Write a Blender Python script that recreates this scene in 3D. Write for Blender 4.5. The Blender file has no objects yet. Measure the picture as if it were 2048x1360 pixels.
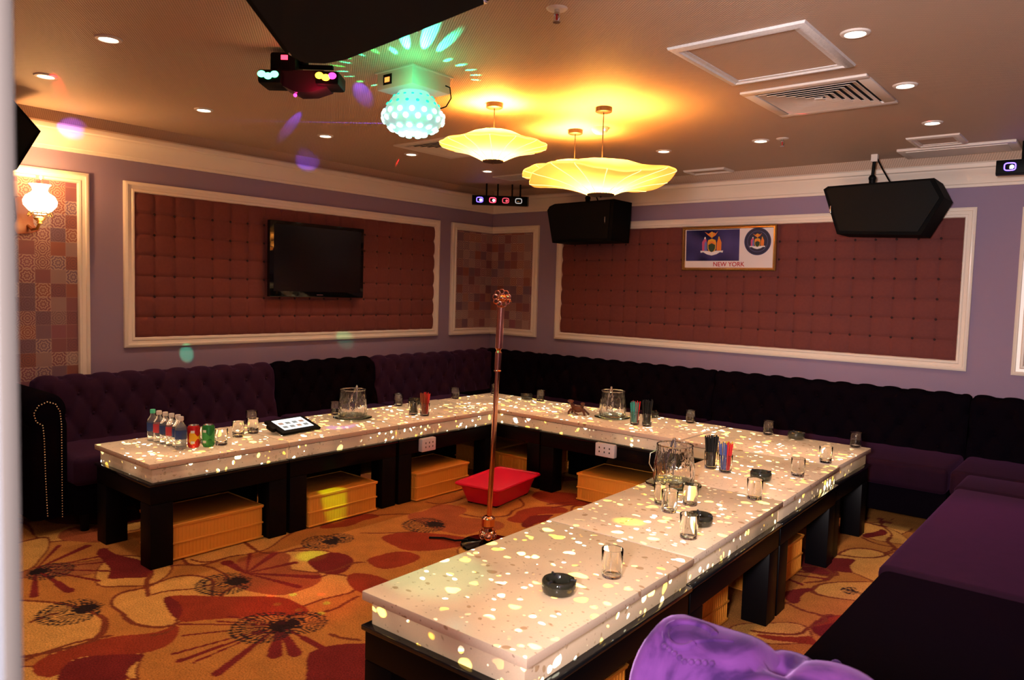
import bpy, bmesh, math, random
import numpy as np
from mathutils import Vector, Matrix
PI = math.pi
R = random.Random(7)
SC = bpy.context.scene
COL = SC.collection

# ------------------------------------------------------------------ camera
def make_camera():
    yaw, pitch, roll = 0.6919, 0.0665, 0.0293
    f = Vector((-math.sin(yaw)*math.cos(pitch), math.cos(yaw)*math.cos(pitch), -math.sin(pitch)))
    r = f.cross(Vector((0, 0, 1))).normalized(); u = r.cross(f)
    r2 = r*math.cos(roll)+u*math.sin(roll); u2 = -r*math.sin(roll)+u*math.cos(roll)
    m = Matrix((r2, u2, -f)).transposed().to_4x4(); m.translation = Vector((5.2923, -6.0091, 1.45))
    cd = bpy.data.cameras.new('camera'); co = bpy.data.objects.new('camera', cd); COL.objects.link(co)
    co.matrix_world = m; cd.sensor_width = 36; cd.lens = 26.234; cd.clip_start = 0.02
    cd.dof.use_dof = True; cd.dof.focus_distance = 3.9; cd.dof.aperture_fstop = 5.6
    SC.camera = co
make_camera()
SC.view_settings.view_transform = 'Standard'; SC.view_settings.look = 'None'
SC.view_settings.gamma = 1; SC.view_settings.exposure = 0.16; SC.view_settings.use_curve_mapping = False
W = bpy.data.worlds.new('corridor_air'); SC.world = W; W.use_nodes = True
W.node_tree.nodes['Background'].inputs[0].default_value = (0.75, 0.6, 0.6, 1)
W.node_tree.nodes['Background'].inputs[1].default_value = 0.05

# ------------------------------------------------------------------ lights of the place and added lamps
def lamp(kind, loc, power, color, tgt=None, size=0.05, angle=60, blend=0.5, name='light', shape=None, sy=None):
    d = bpy.data.lights.new(name, kind); d.energy = power; d.color = color
    o = bpy.data.objects.new(name, d); COL.objects.link(o); o.location = loc
    if kind == 'SPOT':
        d.spot_size = math.radians(angle); d.spot_blend = blend; d.shadow_soft_size = size
    elif kind == 'POINT': d.shadow_soft_size = size
    else:
        d.size = size
        if sy: d.shape = 'RECTANGLE'; d.size_y = sy
    if tgt is not None:
        o.rotation_euler = (Vector(tgt)-Vector(loc)).to_track_quat('-Z', 'Y').to_euler()
    return o
# unseen area lamps added behind the camera
lamp('AREA', (5.16, -6.75, 1.62), 175, (1.0, 0.87, 0.84), tgt=(3.2, -2.2, 1.35), size=0.35, sy=0.45, name='camera_flash_lamp')  # added as a stand-in for the camera flash
lamp('AREA', (6.4, -6.9, 1.9), 20, (0.84, 0.92, 1.0), tgt=(4.78, -5.88, 1.5), size=0.5, sy=1.2, name='jamb_fill_lamp')  # added fill to brighten the door jamb
DL = [  # recessed downlights: x, y, label
 (1.83, -4.61, 'small recessed ceiling downlight nearest the camera on the left, over the patterned carpet'),
 (0.92, -4.55, 'small recessed ceiling downlight by the curved red light streak, near the sconce wall'),
 (0.92, -3.70, 'small recessed ceiling downlight crossed by the thin green laser line'),
 (0.92, -2.82, 'small recessed ceiling downlight in front of the television, under the blue streak'),
 (0.92, -2.02, 'small recessed ceiling downlight just left of the leftmost air vent, above the short red streak'),
 (0.90, -1.11, 'small recessed ceiling downlight between the blue and red glow over the corner light bar'),
 (1.89, -1.15, 'small recessed ceiling downlight peeping over the two overlapping pendant lamps'),
 (2.63, -1.15, 'small recessed ceiling downlight just right of the overlapping pendant lamps'),
 (3.34, -1.15, 'small recessed ceiling downlight beside the far small sprinkler'),
 (4.34, -1.14, 'small recessed ceiling downlight at the end of the red laser line, above the right loudspeaker'),
 (4.39, -2.04, 'small recessed ceiling downlight just right of the square louvred air vent'),
 (4.40, -2.91, 'small recessed ceiling downlight right of the square ceiling hatch')]
for x, y, _ in DL:
    lamp('SPOT', (x, y, 2.455), 20, (1.0, 0.70, 0.46), tgt=(x, y, 0), size=0.03, angle=115, blend=1.0, name='downlight_light')
for x, y in ((2.7, -4.7), (3.6, -5.2), (2.7, -5.4), (1.4, -5.4), (4.4, -3.8), (4.4, -4.8)):   # the rest of the grid, behind the picture edge
    lamp('SPOT', (x, y, 2.455), 20, (1.0, 0.70, 0.46), tgt=(x, y, 0), size=0.03, angle=115, blend=1.0, name='downlight_light')
PEND = [(2.50, -2.85, 2.165, 0.30, 0.165), (2.955, -2.445, 2.0, 0.39, 0.185), (2.49, -2.055, 2.12, 0.325, 0.165)]
for x, y, z, r, h in PEND:
    lamp('POINT', (x, y, z+0.085), 34, (1.0, 0.45, 0.12), size=0.035, name='pendant_bulb')
    lamp('SPOT', (x, y, z+h+0.005), 60, (1.0, 0.44, 0.06), tgt=(x, y, 3), size=0.06, angle=172, blend=0.8, name='pendant_uplight')
def beam(src, tgt, col, power, ang, blend=0.4, size=0.004):
    lamp('SPOT', src, power, col, tgt=tgt, size=size, angle=ang, blend=blend, name='effect_beam')
TEAL = (0.02, 1.0, 0.45); BLUE = (0.12, 0.05, 1.0); RED = (1.0, 0.02, 0.03); GRN = (0.03, 1.0, 0.12)
bx, by = 2.533, -3.484
for az, rr, an, pw, c in [(-28,.50,9,190,TEAL),(-37,.54,9.5,240,TEAL),(-47,.48,8.5,150,TEAL),(-57,.36,10,40,TEAL),(-70,.38,9,35,GRN),(-84,.36,8,30,TEAL),(-98,.38,8,30,GRN),(-110,.34,8,28,TEAL),
        (-122,.36,8,26,GRN),(-136,.34,9,26,TEAL),(-150,.33,9,26,TEAL),(-166,.32,9,26,GRN),(178,.31,10,24,TEAL),(160,.31,10,24,TEAL),(2,.30,16,20,TEAL),(18,.30,14,20,TEAL),(34,.30,14,20,TEAL),(50,.30,12,18,TEAL),(-14,.31,14,24,TEAL)]:
    dx, dy = math.cos(math.radians(az)), math.sin(math.radians(az))
    beam((bx+dx*0.205, by+dy*0.205, 2.43), (bx+dx*rr, by+dy*rr, 2.48), c, pw*.55, an)
for s_, t_, c_, p_, a_ in [((2.1,-3.95,2.44), (1.25,-3.95,2.48), (.25,1,.0), 40, 1.2), ((2.75,-3.3,2.44), (3.25,-3.05,2.48), (1,.6,.0), 30, 1.5), ((1.90,-2.60,2.462), (1.45,-2.945,2.48), BLUE, 330, 3.0), ((2.2,-3.9,2.44), (1.9,-4.3,2.48), (.3,1,.1), 14, 2)]:
    beam(s_, t_, c_, p_, a_, blend=.5)
lamp('POINT', (bx+0.24, by-0.22, 2.33), 2.2, (0.03, 1.0, 0.35), size=0.05, name='dome_glow')
lamp('POINT', (2.52, -4.02, 2.27), 1.2, (1.0, 0.03, 0.08), size=0.02, name='red_head_glow')
lamp('POINT', (bx, by, 2.15), 1.6, (0.4, 1.0, 0.85), size=0.08, name='dome_glow')
# moving-head and bar projections
sp = (2.20, -4.12, 2.33)
for s, t, c, p, a in [((2.56,-3.9,2.34), (2.07,-3.43,2.48), BLUE, 6, 9), ((1.95,-3.62,2.40), (1.10,-3.2,2.48), BLUE, 14, 5),
        ((1.2,-3.3,2.30), (0.1,-2.40,2.45), BLUE, 16, 8), ((0.55,-4.5,2.3), (0.0,-4.07,2.40), BLUE, 6, 14), ((0.9,-2.1,2.455), (0.56,-1.84,2.48), RED, 14, 2.6),
        ((1.6,-4.80,2.40), (0.80,-4.45,2.48), RED, 14, 4.5), ((3.2,-2.5,2.44), (4.05,-1.52,2.48), RED, 18, 1.2),
        ((2.2,-4.0,2.3), (0.0,-3.343,0.916), TEAL, 70, 2.6), ((2.3,-3.9,2.3), (0.0,-1.917,0.972), TEAL, 30, 3.0), ((2.6,-3.5,2.2), (0.84,0.0,0.87), TEAL, 25, 2.5),
        ((2.5,-3.6,2.2), (1.58,-3.22,0.12), (0.35,1,0.0), 60, 5.5), ((2.5,-3.6,2.2), (2.0,-3.66,0.0), (0.3,1,0.0), 30, 5),
        ((2.6,-3.9,2.2), (3.80,-3.44,0.54), (1.0,0.72,0.0), 55, 3.4), ((2.6,-3.9,2.2), (3.62,-4.35,0.54), (0.1,1,0.5), 14, 12),
        ((0.6,-1.5,2.2), (1.40,-3.02,0.54), BLUE, 55, 5), ((2.4,-4.0,2.25), (2.45,-4.03,0.0), RED, 14, 17),
        ((0.4,-0.47,2.33), (0.27,-0.62,2.48), BLUE, 3.2, 50), ((0.52,-0.37,2.33), (0.42,-0.50,2.48), RED, 3.2, 46),
        ((4.6,-1.2,2.3), (4.72,-1.72,0.44), RED, 5, 30), ((4.5,-0.6,2.3), (5.0,-2.3,0.44), (0.8,0.1,0.5), 35, 40)]:
    beam(s, t, c, p*(22 if t[2] > 2.46 else 4.5), a, blend=0.7)
for tx, ty, c in [(2.45,-3.93,RED),(2.36,-4.02,GRN),(2.52,-4.1,GRN),(2.46,-4.2,RED),(2.55,-3.97,GRN),(2.3,-4.1,RED),(2.62,-4.05,GRN),(2.58,-4.22,RED),(2.4,-4.13,GRN),(2.7,-3.8,RED)]:
    beam((2.42, -3.95, 2.24), (tx, ty, 0), c, 150, 1.0)

# ------------------------------------------------------------------ helpers
def root(name, label, cat, loc=(0, 0, 0), rotz=0.0, group=None, kind=None):
    o = bpy.data.objects.new(name, None); COL.objects.link(o); o.location = loc; o.rotation_euler = (0, 0, rotz)
    o.empty_display_size = 0.05
    return tag(o, label, cat, group, kind)
def tag(o, label=None, cat=None, group=None, kind=None):
    if label: o['label'] = label
    if cat: o['category'] = cat
    if group: o['group'] = group
    if kind: o['kind'] = kind
    return o
class MB:
    def __init__(s): s.v = []; s.f = []; s.m = []
    def add(s, vs, fs, mi=0):
        n = len(s.v); s.v += [tuple(v) for v in vs]; s.f += [tuple(i+n for i in f) for f in fs]; s.m += [mi]*len(fs); return s
    def box(s, a, b, bev=0.0, seg=2, mi=0, rot=None, ctr=None):
        if bev <= 0:
            x0, y0, z0 = a; x1, y1, z1 = b
            vs = [(x0,y0,z0),(x1,y0,z0),(x1,y1,z0),(x0,y1,z0),(x0,y0,z1),(x1,y0,z1),(x1,y1,z1),(x0,y1,z1)]
            fs = [(0,3,2,1),(4,5,6,7),(0,1,5,4),(1,2,6,5),(2,3,7,6),(3,0,4,7)]
        else:
            bm = bmesh.new(); bmesh.ops.create_cube(bm, size=1)
            for v in bm.verts:
                v.co = Vector(((a[i]+b[i])/2+v.co[i]*(b[i]-a[i]) for i in range(3)))
            bmesh.ops.bevel(bm, geom=bm.edges[:], offset=bev, segments=seg, profile=0.5, affect='EDGES')
            bm.verts.ensure_lookup_table()
            vs = [v.co.copy() for v in bm.verts]; fs = [[v.index for v in f.verts] for f in bm.faces]; bm.free()
        if rot is not None:
            c = Vector(ctr) if ctr else (Vector(a)+Vector(b))/2
            vs = [c+rot@(Vector(v)-c) for v in vs]
        return s.add(vs, fs, mi)
    def lathe(s, prof, c=(0, 0, 0), n=24, mi=0, M=None):
        vs = []; fs = []
        for r, z in prof:
            for i in range(n):
                t = 2*PI*i/n; vs.append(Vector((r*math.cos(t), r*math.sin(t), z)))
        for j in range(len(prof)-1):
            for i in range(n):
                a = j*n+i; b = j*n+(i+1) % n; fs.append((a, b, b+n, a+n))
        if prof[0][0] > 1e-5 and prof[0][0] < 0.0: pass
        if M is not None: vs = [M@v for v in vs]
        vs = [v+Vector(c) for v in vs]
        return s.add(vs, fs, mi)
    def cyl(s, p, q, r, n=12, r2=None, mi=0):
        p = Vector(p); q = Vector(q); d = q-p; r2 = r if r2 is None else r2
        M = d.to_track_quat('Z', 'Y').to_matrix(); L = d.length
        vs = []
        for rr, z in ((r, 0), (r2, L)):
            for i in range(n):
                t = 2*PI*i/n; vs.append(p+M@Vector((rr*math.cos(t), rr*math.sin(t), z)))
        fs = [(i, (i+1) % n, (i+1) % n+n, i+n) for i in range(n)]+[tuple(range(n))[::-1], tuple(range(n, 2*n))]
        return s.add(vs, fs, mi)
    def tube(s, pts, r, n=8, closed=False, mi=0):
        P = [Vector(p) for p in pts]; N = len(P); vs = []; fs = []
        up = None
        for k in range(N):
            a = P[k-1] if (k > 0 or closed) else P[k]; b = P[(k+1) % N] if (k < N-1 or closed) else P[k]
            t = (b-a).normalized()
            if up is None:
                up = t.orthogonal().normalized()
            up = (up-t*up.dot(t)).normalized(); w = t.cross(up)
            rr = r[k] if isinstance(r, (list, tuple)) else r
            for i in range(n):
                q = 2*PI*i/n; vs.append(P[k]+up*(rr*math.cos(q))+w*(rr*math.sin(q)))
        for k in range(N if closed else N-1):
            for i in range(n):
                a = k*n+i; b = k*n+(i+1) % n; c = ((k+1) % N)*n
                fs.append((a, b, c+(i+1) % n, c+i))
        if not closed: fs += [tuple(range(n))[::-1], tuple(range((N-1)*n, N*n))]
        return s.add(vs, fs, mi)
    def torus(s, c, R_, r, axis=(0, 0, 1), n=20, k=8, mi=0):
        M = Vector(axis).to_track_quat('Z', 'Y').to_matrix()
        return s.tube([Vector(c)+M@Vector((R_*math.cos(2*PI*i/n), R_*math.sin(2*PI*i/n), 0)) for i in range(n)], r, k, True, mi)
    def prism(s, poly, z0, z1, mi=0, ax='z', inset=0.0):
        n = len(poly); cx = sum(p[0] for p in poly)/n; cy = sum(p[1] for p in poly)/n
        def mk(p, z):
            if ax == 'z': return (p[0], p[1], z)
            if ax == 'y': return (p[0], z, p[1])
            return (z, p[0], p[1])
        vs = [mk(p, z0) for p in poly]+[mk((p[0]+(cx-p[0])*inset, p[1]+(cy-p[1])*inset), z1) for p in poly]
        fs = [tuple(range(n))[::-1], tuple(range(n, 2*n))]+[(i, (i+1) % n, (i+1) % n+n, i+n) for i in range(n)]
        return s.add(vs, fs, mi)
    def sphere(s, c, r, n=14, m=8, sc=(1, 1, 1), mi=0):
        vs = [(c[0], c[1], c[2]-r*sc[2])]; fs = []
        for j in range(1, m):
            p = PI*j/m
            for i in range(n):
                t = 2*PI*i/n; vs.append((c[0]+r*sc[0]*math.sin(p)*math.cos(t), c[1]+r*sc[1]*math.sin(p)*math.sin(t), c[2]-r*sc[2]*math.cos(p)))
        vs.append((c[0], c[1], c[2]+r*sc[2]))
        for i in range(n): fs.append((0, 1+(i+1) % n, 1+i)); fs.append((len(vs)-1, 1+(m-2)*n+i, 1+(m-2)*n+(i+1) % n))
        for j in range(m-2):
            for i in range(n):
                a = 1+j*n+i; b = 1+j*n+(i+1) % n; fs.append((a, b, b+n, a+n))
        return s.add(vs, fs, mi)
    def build(s, name, mats, parent=None, world=False, smooth=True, fixn=True):
        if not isinstance(mats, (list, tuple)): mats = [mats]
        v = s.v
        if world and parent is not None:
            c = math.cos(-parent.rotation_euler.z); q = math.sin(-parent.rotation_euler.z); L = parent.location
            v = [((x-L.x)*c-(y-L.y)*q, (x-L.x)*q+(y-L.y)*c, z-L.z) for x, y, z in v]
        me = bpy.data.meshes.new(name); me.from_pydata(v, [], s.f)
        for m in mats: me.materials.append(m)
        if len(mats) > 1: me.polygons.foreach_set('material_index', s.m)
        if fixn:
            bm = bmesh.new(); bm.from_mesh(me); bmesh.ops.recalc_face_normals(bm, faces=bm.faces[:]); bm.to_mesh(me); bm.free()
        if smooth:
            me.shade_smooth(); me.set_sharp_from_angle(angle=math.radians(38))
        o = bpy.data.objects.new(name, me); COL.objects.link(o)
        if parent is not None: o.parent = parent
        return o
def dup(r, loc=None, rotz=None, label=None, group=None):
    c = r.copy(); COL.objects.link(c)
    if loc is not None: c.location = loc
    if rotz is not None: c.rotation_euler = (0, 0, rotz)
    if label: c['label'] = label
    if group: c['group'] = group
    for ch in list(r.children):
        d = ch.copy(); COL.objects.link(d); d.parent = c
        for g in list(ch.children):
            e = g.copy(); COL.objects.link(e); e.parent = d
    return c
def text_mesh(txt, size, mat, name='lettering', ext=0.0008):
    cu = bpy.data.curves.new('tmp_text', 'FONT'); cu.body = txt; cu.size = size; cu.align_x = 'CENTER'; cu.align_y = 'CENTER'; cu.extrude = ext; cu.offset = size*.012
    ob = bpy.data.objects.new('tmp_text', cu); COL.objects.link(ob)
    bpy.context.view_layer.update()
    me = bpy.data.meshes.new_from_object(ob); bpy.data.objects.remove(ob)
    me.materials.clear(); me.materials.append(mat)
    o = bpy.data.objects.new(name, me); COL.objects.link(o); return o

# ------------------------------------------------------------------ materials
def mat(name, col, rough=0.5, metal=0.0, emis=None, es=0.0, trans=0.0, ior=1.45, sheen=0.0, sheen_tint=None, alpha=1.0, coat=0.0, spec=None):
    m = bpy.data.materials.new(name); m.use_nodes = True; b = m.node_tree.nodes['Principled BSDF']
    b.inputs['Base Color'].default_value = (*col, 1); b.inputs['Roughness'].default_value = rough; b.inputs['Metallic'].default_value = metal
    b.inputs['IOR'].default_value = ior; b.inputs['Transmission Weight'].default_value = trans
    if emis: b.inputs['Emission Color'].default_value = (*emis, 1); b.inputs['Emission Strength'].default_value = es
    if sheen: b.inputs['Sheen Weight'].default_value = sheen; b.inputs['Sheen Roughness'].default_value = 0.4
    if sheen_tint: b.inputs['Sheen Tint'].default_value = (*sheen_tint, 1)
    if coat: b.inputs['Coat Weight'].default_value = coat
    if spec is not None: b.inputs['Specular IOR Level'].default_value = spec
    return m
class NT:
    def __init__(s, m): s.m = m; s.t = m.node_tree; s.b = s.t.nodes['Principled BSDF']
    def n(s, typ, **kw):
        o = s.t.nodes.new('ShaderNode'+typ)
        for k, v in kw.items():
            if k.startswith('i_'): o.inputs[k[2:].replace('_', ' ')].default_value = v
            else: setattr(o, k, v)
        return o
    def l(s, a, b): s.t.links.new(a, b)
    def math(s, op, a, b=None, c=None):
        o = s.t.nodes.new('ShaderNodeMath'); o.operation = op
        for i, x in enumerate((a, b, c)):
            if x is None: continue
            if isinstance(x, (int, float)): o.inputs[i].default_value = x
            else: s.l(x, o.inputs[i])
        return o.outputs[0]
    def ramp(s, fac, stops, interp='LINEAR'):
        o = s.t.nodes.new('ShaderNodeValToRGB'); o.color_ramp.interpolation = interp
        e = o.color_ramp.elements
        while len(e) < len(stops): e.new(0.5)
        for i, (p, c) in enumerate(stops): e[i].position = p; e[i].color = (*c, 1)
        s.l(fac, o.inputs[0]); return o.outputs[0]
    def mix(s, fac, a, b, blend='MIX'):
        o = s.t.nodes.new('ShaderNodeMix'); o.data_type = 'RGBA'; o.blend_type = blend
        if isinstance(fac, (int, float)): o.inputs[0].default_value = fac
        else: s.l(fac, o.inputs[0])
        for k, x in ((6, a), (7, b)):
            if isinstance(x, tuple): o.inputs[k].default_value = (*x, 1)
            else: s.l(x, o.inputs[k])
        return o.outputs[2]
    def bump(s, h, strength=0.3, dist=0.01):
        o = s.t.nodes.new('ShaderNodeBump'); o.inputs['Strength'].default_value = strength; o.inputs['Distance'].default_value = dist
        s.l(h, o.inputs['Height']); s.l(o.outputs[0], s.b.inputs['Normal'])
def pos(t): return t.n('NewGeometry').outputs['Position']
M = {}
def noise_mat(name, c1, c2, scale, rough=0.8, bump=0.2, **kw):
    m = mat(name, c1, rough, **kw); t = NT(m)
    nz = t.n('TexNoise', i_Scale=scale, i_Detail=4.0); t.l(pos(t), nz.inputs['Vector'])
    t.l(t.mix(nz.outputs[0], c1, c2), t.b.inputs['Base Color'])
    if bump: t.bump(nz.outputs[0], bump, 0.004)
    return m
M['wall'] = noise_mat('lavender_wall_cloth', (0.265, 0.19, 0.285), (0.315, 0.225, 0.335), 320, 0.85, 0.25)
M['white'] = mat('white_moulding', (0.88, 0.75, 0.65), 0.28)
M['white_flat'] = mat('white_plaster', (0.72, 0.64, 0.60), 0.5)
M['padded'] = noise_mat('brown_red_suede', (0.130, 0.032, 0.030), (0.165, 0.042, 0.038), 60, 0.9, 0.15, sheen=0.25, sheen_tint=(0.9, 0.4, 0.3))
M['padbtn_shade'] = mat('shadow_darkened_button', (0.035, 0.010, 0.010), 0.8)  # panel cloth colour darkened to paint in the dimple shadow
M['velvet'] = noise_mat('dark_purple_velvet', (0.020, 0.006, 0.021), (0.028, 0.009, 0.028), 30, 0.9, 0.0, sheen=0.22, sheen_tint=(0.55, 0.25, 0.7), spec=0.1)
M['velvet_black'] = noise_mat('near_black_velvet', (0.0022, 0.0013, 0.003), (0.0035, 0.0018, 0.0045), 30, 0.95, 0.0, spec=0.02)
M['velvet_violet'] = mat('violet_velvet', (.1, .03, .16), 0.85, sheen=0.25, sheen_tint=(0.7, 0.4, 0.9), spec=0.1); tt = NT(M['velvet_violet']); wv = tt.n('TexNoise', i_Scale=7.0, i_Detail=5.0, i_Distortion=1.5); tt.l(pos(tt), wv.inputs['Vector']); tt.l(tt.ramp(wv.outputs[0], [(0.36, (0.028, 0.008, 0.06)), (0.50, (0.085, 0.023, 0.135)), (0.68, (0.115, 0.032, 0.17))]), tt.b.inputs['Base Color'])
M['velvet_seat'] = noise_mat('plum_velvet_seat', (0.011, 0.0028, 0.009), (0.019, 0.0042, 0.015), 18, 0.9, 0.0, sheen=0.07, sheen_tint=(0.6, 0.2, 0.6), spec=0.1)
M['black'] = mat('black_wood', (0.0025, 0.002, 0.003), 0.45, spec=0.12)
M['ledge'] = mat('black_gloss_ledge', (0.01, 0.01, 0.012), 0.08)
M['blk_plastic'] = mat('black_plastic', (0.0035, 0.0035, 0.004), 0.5, spec=0.12)
M['cab'] = noise_mat('black_cabinet_paint', (0.0022, 0.0022, 0.0026), (0.0045, 0.0045, 0.005), 200, 0.75, 0.2, spec=0.08)
M['gloss'] = mat('black_screen_glass', (0.004, 0.004, 0.005), 0.06)
M['chrome'] = mat('polished_steel', (0.75, 0.75, 0.76), 0.15, 1.0)
M['brushed'] = mat('brushed_steel', (0.27, 0.30, 0.34), 0.45, 0.5)
M['jambedge'] = mat('dull_brown_steel', (0.055, 0.048, 0.045), 0.5, 0.0, spec=.3)
M['copper'] = mat('rose_copper', (0.86, 0.42, 0.30), 0.16, 1.0)
M['gold'] = mat('gold_frame', (0.75, 0.42, 0.13), 0.25, 0.9)
M['brass'] = mat('antique_brass', (0.45, 0.25, 0.08), 0.3, 0.9)
M['crate'] = mat('amber_plastic', (0.95, 0.40, 0.05), 0.45)
M['crate_in'] = mat('amber_plastic_lid', (0.80, 0.29, 0.035), 0.5)
M['red'] = mat('bright_red_plastic', (0.85, 0.010, 0.05), 0.35)
M['darkbrown'] = mat('dark_brown_metal', (0.020, 0.006, 0.005), 0.5, 0.0)
M['glass'] = mat('clear_glass', (1, 1, 1), 0.0, trans=1.0, ior=1.45)
M['glass_rough'] = mat('cut_glass', (0.98, 0.97, 1.0), 0.04, trans=1.0, ior=1.5)
t_ = NT(M['glass_rough']); mp_ = t_.n('Mapping'); mp_.inputs[3].default_value = (1, 1, .35); t_.l(pos(t_), mp_.inputs[0]); v_ = t_.n('TexVoronoi', i_Scale=75.0); t_.l(mp_.outputs[0], v_.inputs['Vector']); t_.bump(v_.outputs[0], 0.35, 0.004)
M['plate'] = mat('green_tinted_glass', (0.80, 0.97, 0.88), 0.02, trans=1.0, ior=1.45)
M['smoke'] = mat('dark_smoked_glass', (0.035, 0.035, 0.025), 0.05, spec=0.8)
M['straw_black'] = mat('black_straw_plastic', (0.008, 0.008, 0.009), 0.4)
M['socket'] = mat('white_socket_plastic', (0.85, 0.82, 0.88), 0.35)
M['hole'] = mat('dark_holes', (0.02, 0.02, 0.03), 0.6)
M['bronze'] = noise_mat('dark_red_bronze', (0.16, 0.045, 0.022), (0.07, 0.02, 0.012), 120, 0.4, 0.3)
M['vent'] = mat('off_white_vent_metal', (0.74, 0.66, 0.62), 0.45)
M['dark'] = mat('duct_darkness', (0.008, 0.006, 0.006), 0.9)
M['silver'] = noise_mat('silver_foil_frame', (0.90, 0.88, 0.90), (0.66, 0.64, 0.66), 90, 0.3, 0.4, metal=0.1)
M['dl'] = mat('lit_downlight_lens', (1, 1, 1), 0.5, emis=(1.0, 0.90, 0.72), es=9)
M['print'] = mat('white_print', (0.80, 0.72, 0.74), 0.4)
M['flag'] = mat('flag_blue', (0.03, 0.03, 0.16), 0.5, spec=.1); tt = NT(M['flag'])
wv = tt.n('TexNoise', i_Scale=4.0, i_Detail=1.0); tt.l(pos(tt), wv.inputs['Vector']); tt.l(tt.ramp(wv.outputs[0], [(0.40, (0.008, 0.008, 0.05)), (0.68, (0.07, 0.06, 0.22))]), tt.b.inputs['Base Color'])
M['ink_red'] = mat('red_ink', (0.50, 0.008, 0.012), 0.6)
for nm, c in dict(p_gold=(0.75,0.38,0.03), p_orange=(0.80,0.22,0.03), p_green=(0.015,0.05,0.03), p_white=(0.80,0.78,0.82), p_pink=(0.55,0.08,0.22), p_navy=(0.012,0.016,0.06), p_blue=(0.15,0.18,0.5)).items():
    M[nm] = mat('print_'+nm[2:]+'_ink', c, 0.5)
def lit(name, c, s, base=None): return mat(name, base or c, 0.4, emis=c, es=s)
M['led_blue'] = lit('lit_blue_led', (0.10, 0.06, 1.0), 7); M['led_red'] = lit('lit_red_led', (1.0, 0.03, 0.06), 5)
M['led_red_dim'] = lit('dim_red_led', (1.0, 0.10, 0.16), 0.9); M['led_white'] = lit('white_led_rim', (0.9, 0.9, 0.9), 0.45)
M['led_green'] = lit('lit_green_led', (0.10, 1.0, 0.35), 6); M['led_amber'] = lit('lit_amber_led', (1.0, 0.42, 0.02), 8); M['led_core'] = lit('white_led_core', (0.75, 0.8, 1.0), 8)
M['led_magenta'] = lit('lit_magenta_led', (1.0, 0.05, 0.45), 3)
M['dome'] = mat('milky_aqua_dome', (0.55, 0.85, 0.82), 0.3, emis=(0.32, 0.68, 0.66), es=0.55)
M['dome_lens'] = lit('bright_aqua_lens', (0.55, 1.0, 0.92), 2.6)
M['dome_lens_g'] = lit('bright_green_lens', (0.02, 0.75, 0.45), 1.0)
M['amber_disp'] = lit('amber_display', (1.0, 0.25, 0.05), 2.0)
M['lampglass'] = lit('lit_white_lamp_glass', (1.0, 0.86, 0.55), 4)
M['screen'] = lit('lit_tablet_screen', (0.80, 0.90, 0.95), 0.95)
M['screen_dk'] = lit('tablet_icon_dark', (0.25, 0.30, 0.32), 0.5)

# pendant shade: translucent cloth over a lit bulb
m = bpy.data.materials.new('translucent_silk_shade'); m.use_nodes = True; nt = m.node_tree; nt.nodes.clear()
out = nt.nodes.new('ShaderNodeOutputMaterial'); tr = nt.nodes.new('ShaderNodeBsdfTranslucent'); df = nt.nodes.new('ShaderNodeBsdfDiffuse')
em = nt.nodes.new('ShaderNodeEmission'); mx = nt.nodes.new('ShaderNodeMixShader'); ad = nt.nodes.new('ShaderNodeAddShader')
tr.inputs[0].default_value = (0.95, 0.72, 0.36, 1); df.inputs[0].default_value = (0.85, 0.55, 0.25, 1)
em.inputs[0].default_value = (1.0, 0.42, 0.10, 1); em.inputs[1].default_value = 0.2; mx.inputs[0].default_value = 0.4
nt.links.new(tr.outputs[0], mx.inputs[1]); nt.links.new(df.outputs[0], mx.inputs[2]); nt.links.new(mx.outputs[0], ad.inputs[0]); nt.links.new(em.outputs[0], ad.inputs[1]); nt.links.new(ad.outputs[0], out.inputs[0])
M['shade'] = m
M['shade_rib'] = lit('lit_shade_wire', (1.0, 0.80, 0.35), 1.6)

# woven ceiling mesh
m = mat('woven_taupe_ceiling_mesh', (0.4, 0.3, 0.28), 0.55, spec=0.3); t = NT(m); p = pos(t)
sx = t.n('SeparateXYZ'); t.l(p, sx.inputs[0])
a = t.math('SINE', t.math('MULTIPLY', t.math('ADD', sx.outputs[0], sx.outputs[2]), 2*PI/0.016)); b = t.math('SINE', t.math('MULTIPLY', t.math('ADD', sx.outputs[1], sx.outputs[2]), 2*PI/0.012))
h = t.math('MULTIPLY', a, b)
t.l(t.mix(t.math('MULTIPLY_ADD', h, 0.5, 0.5), (0.34, 0.235, 0.175), (0.66, 0.475, 0.365)), t.b.inputs['Base Color']); t.bump(h, 0.35, 0.003)
M['ceil'] = m

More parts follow.
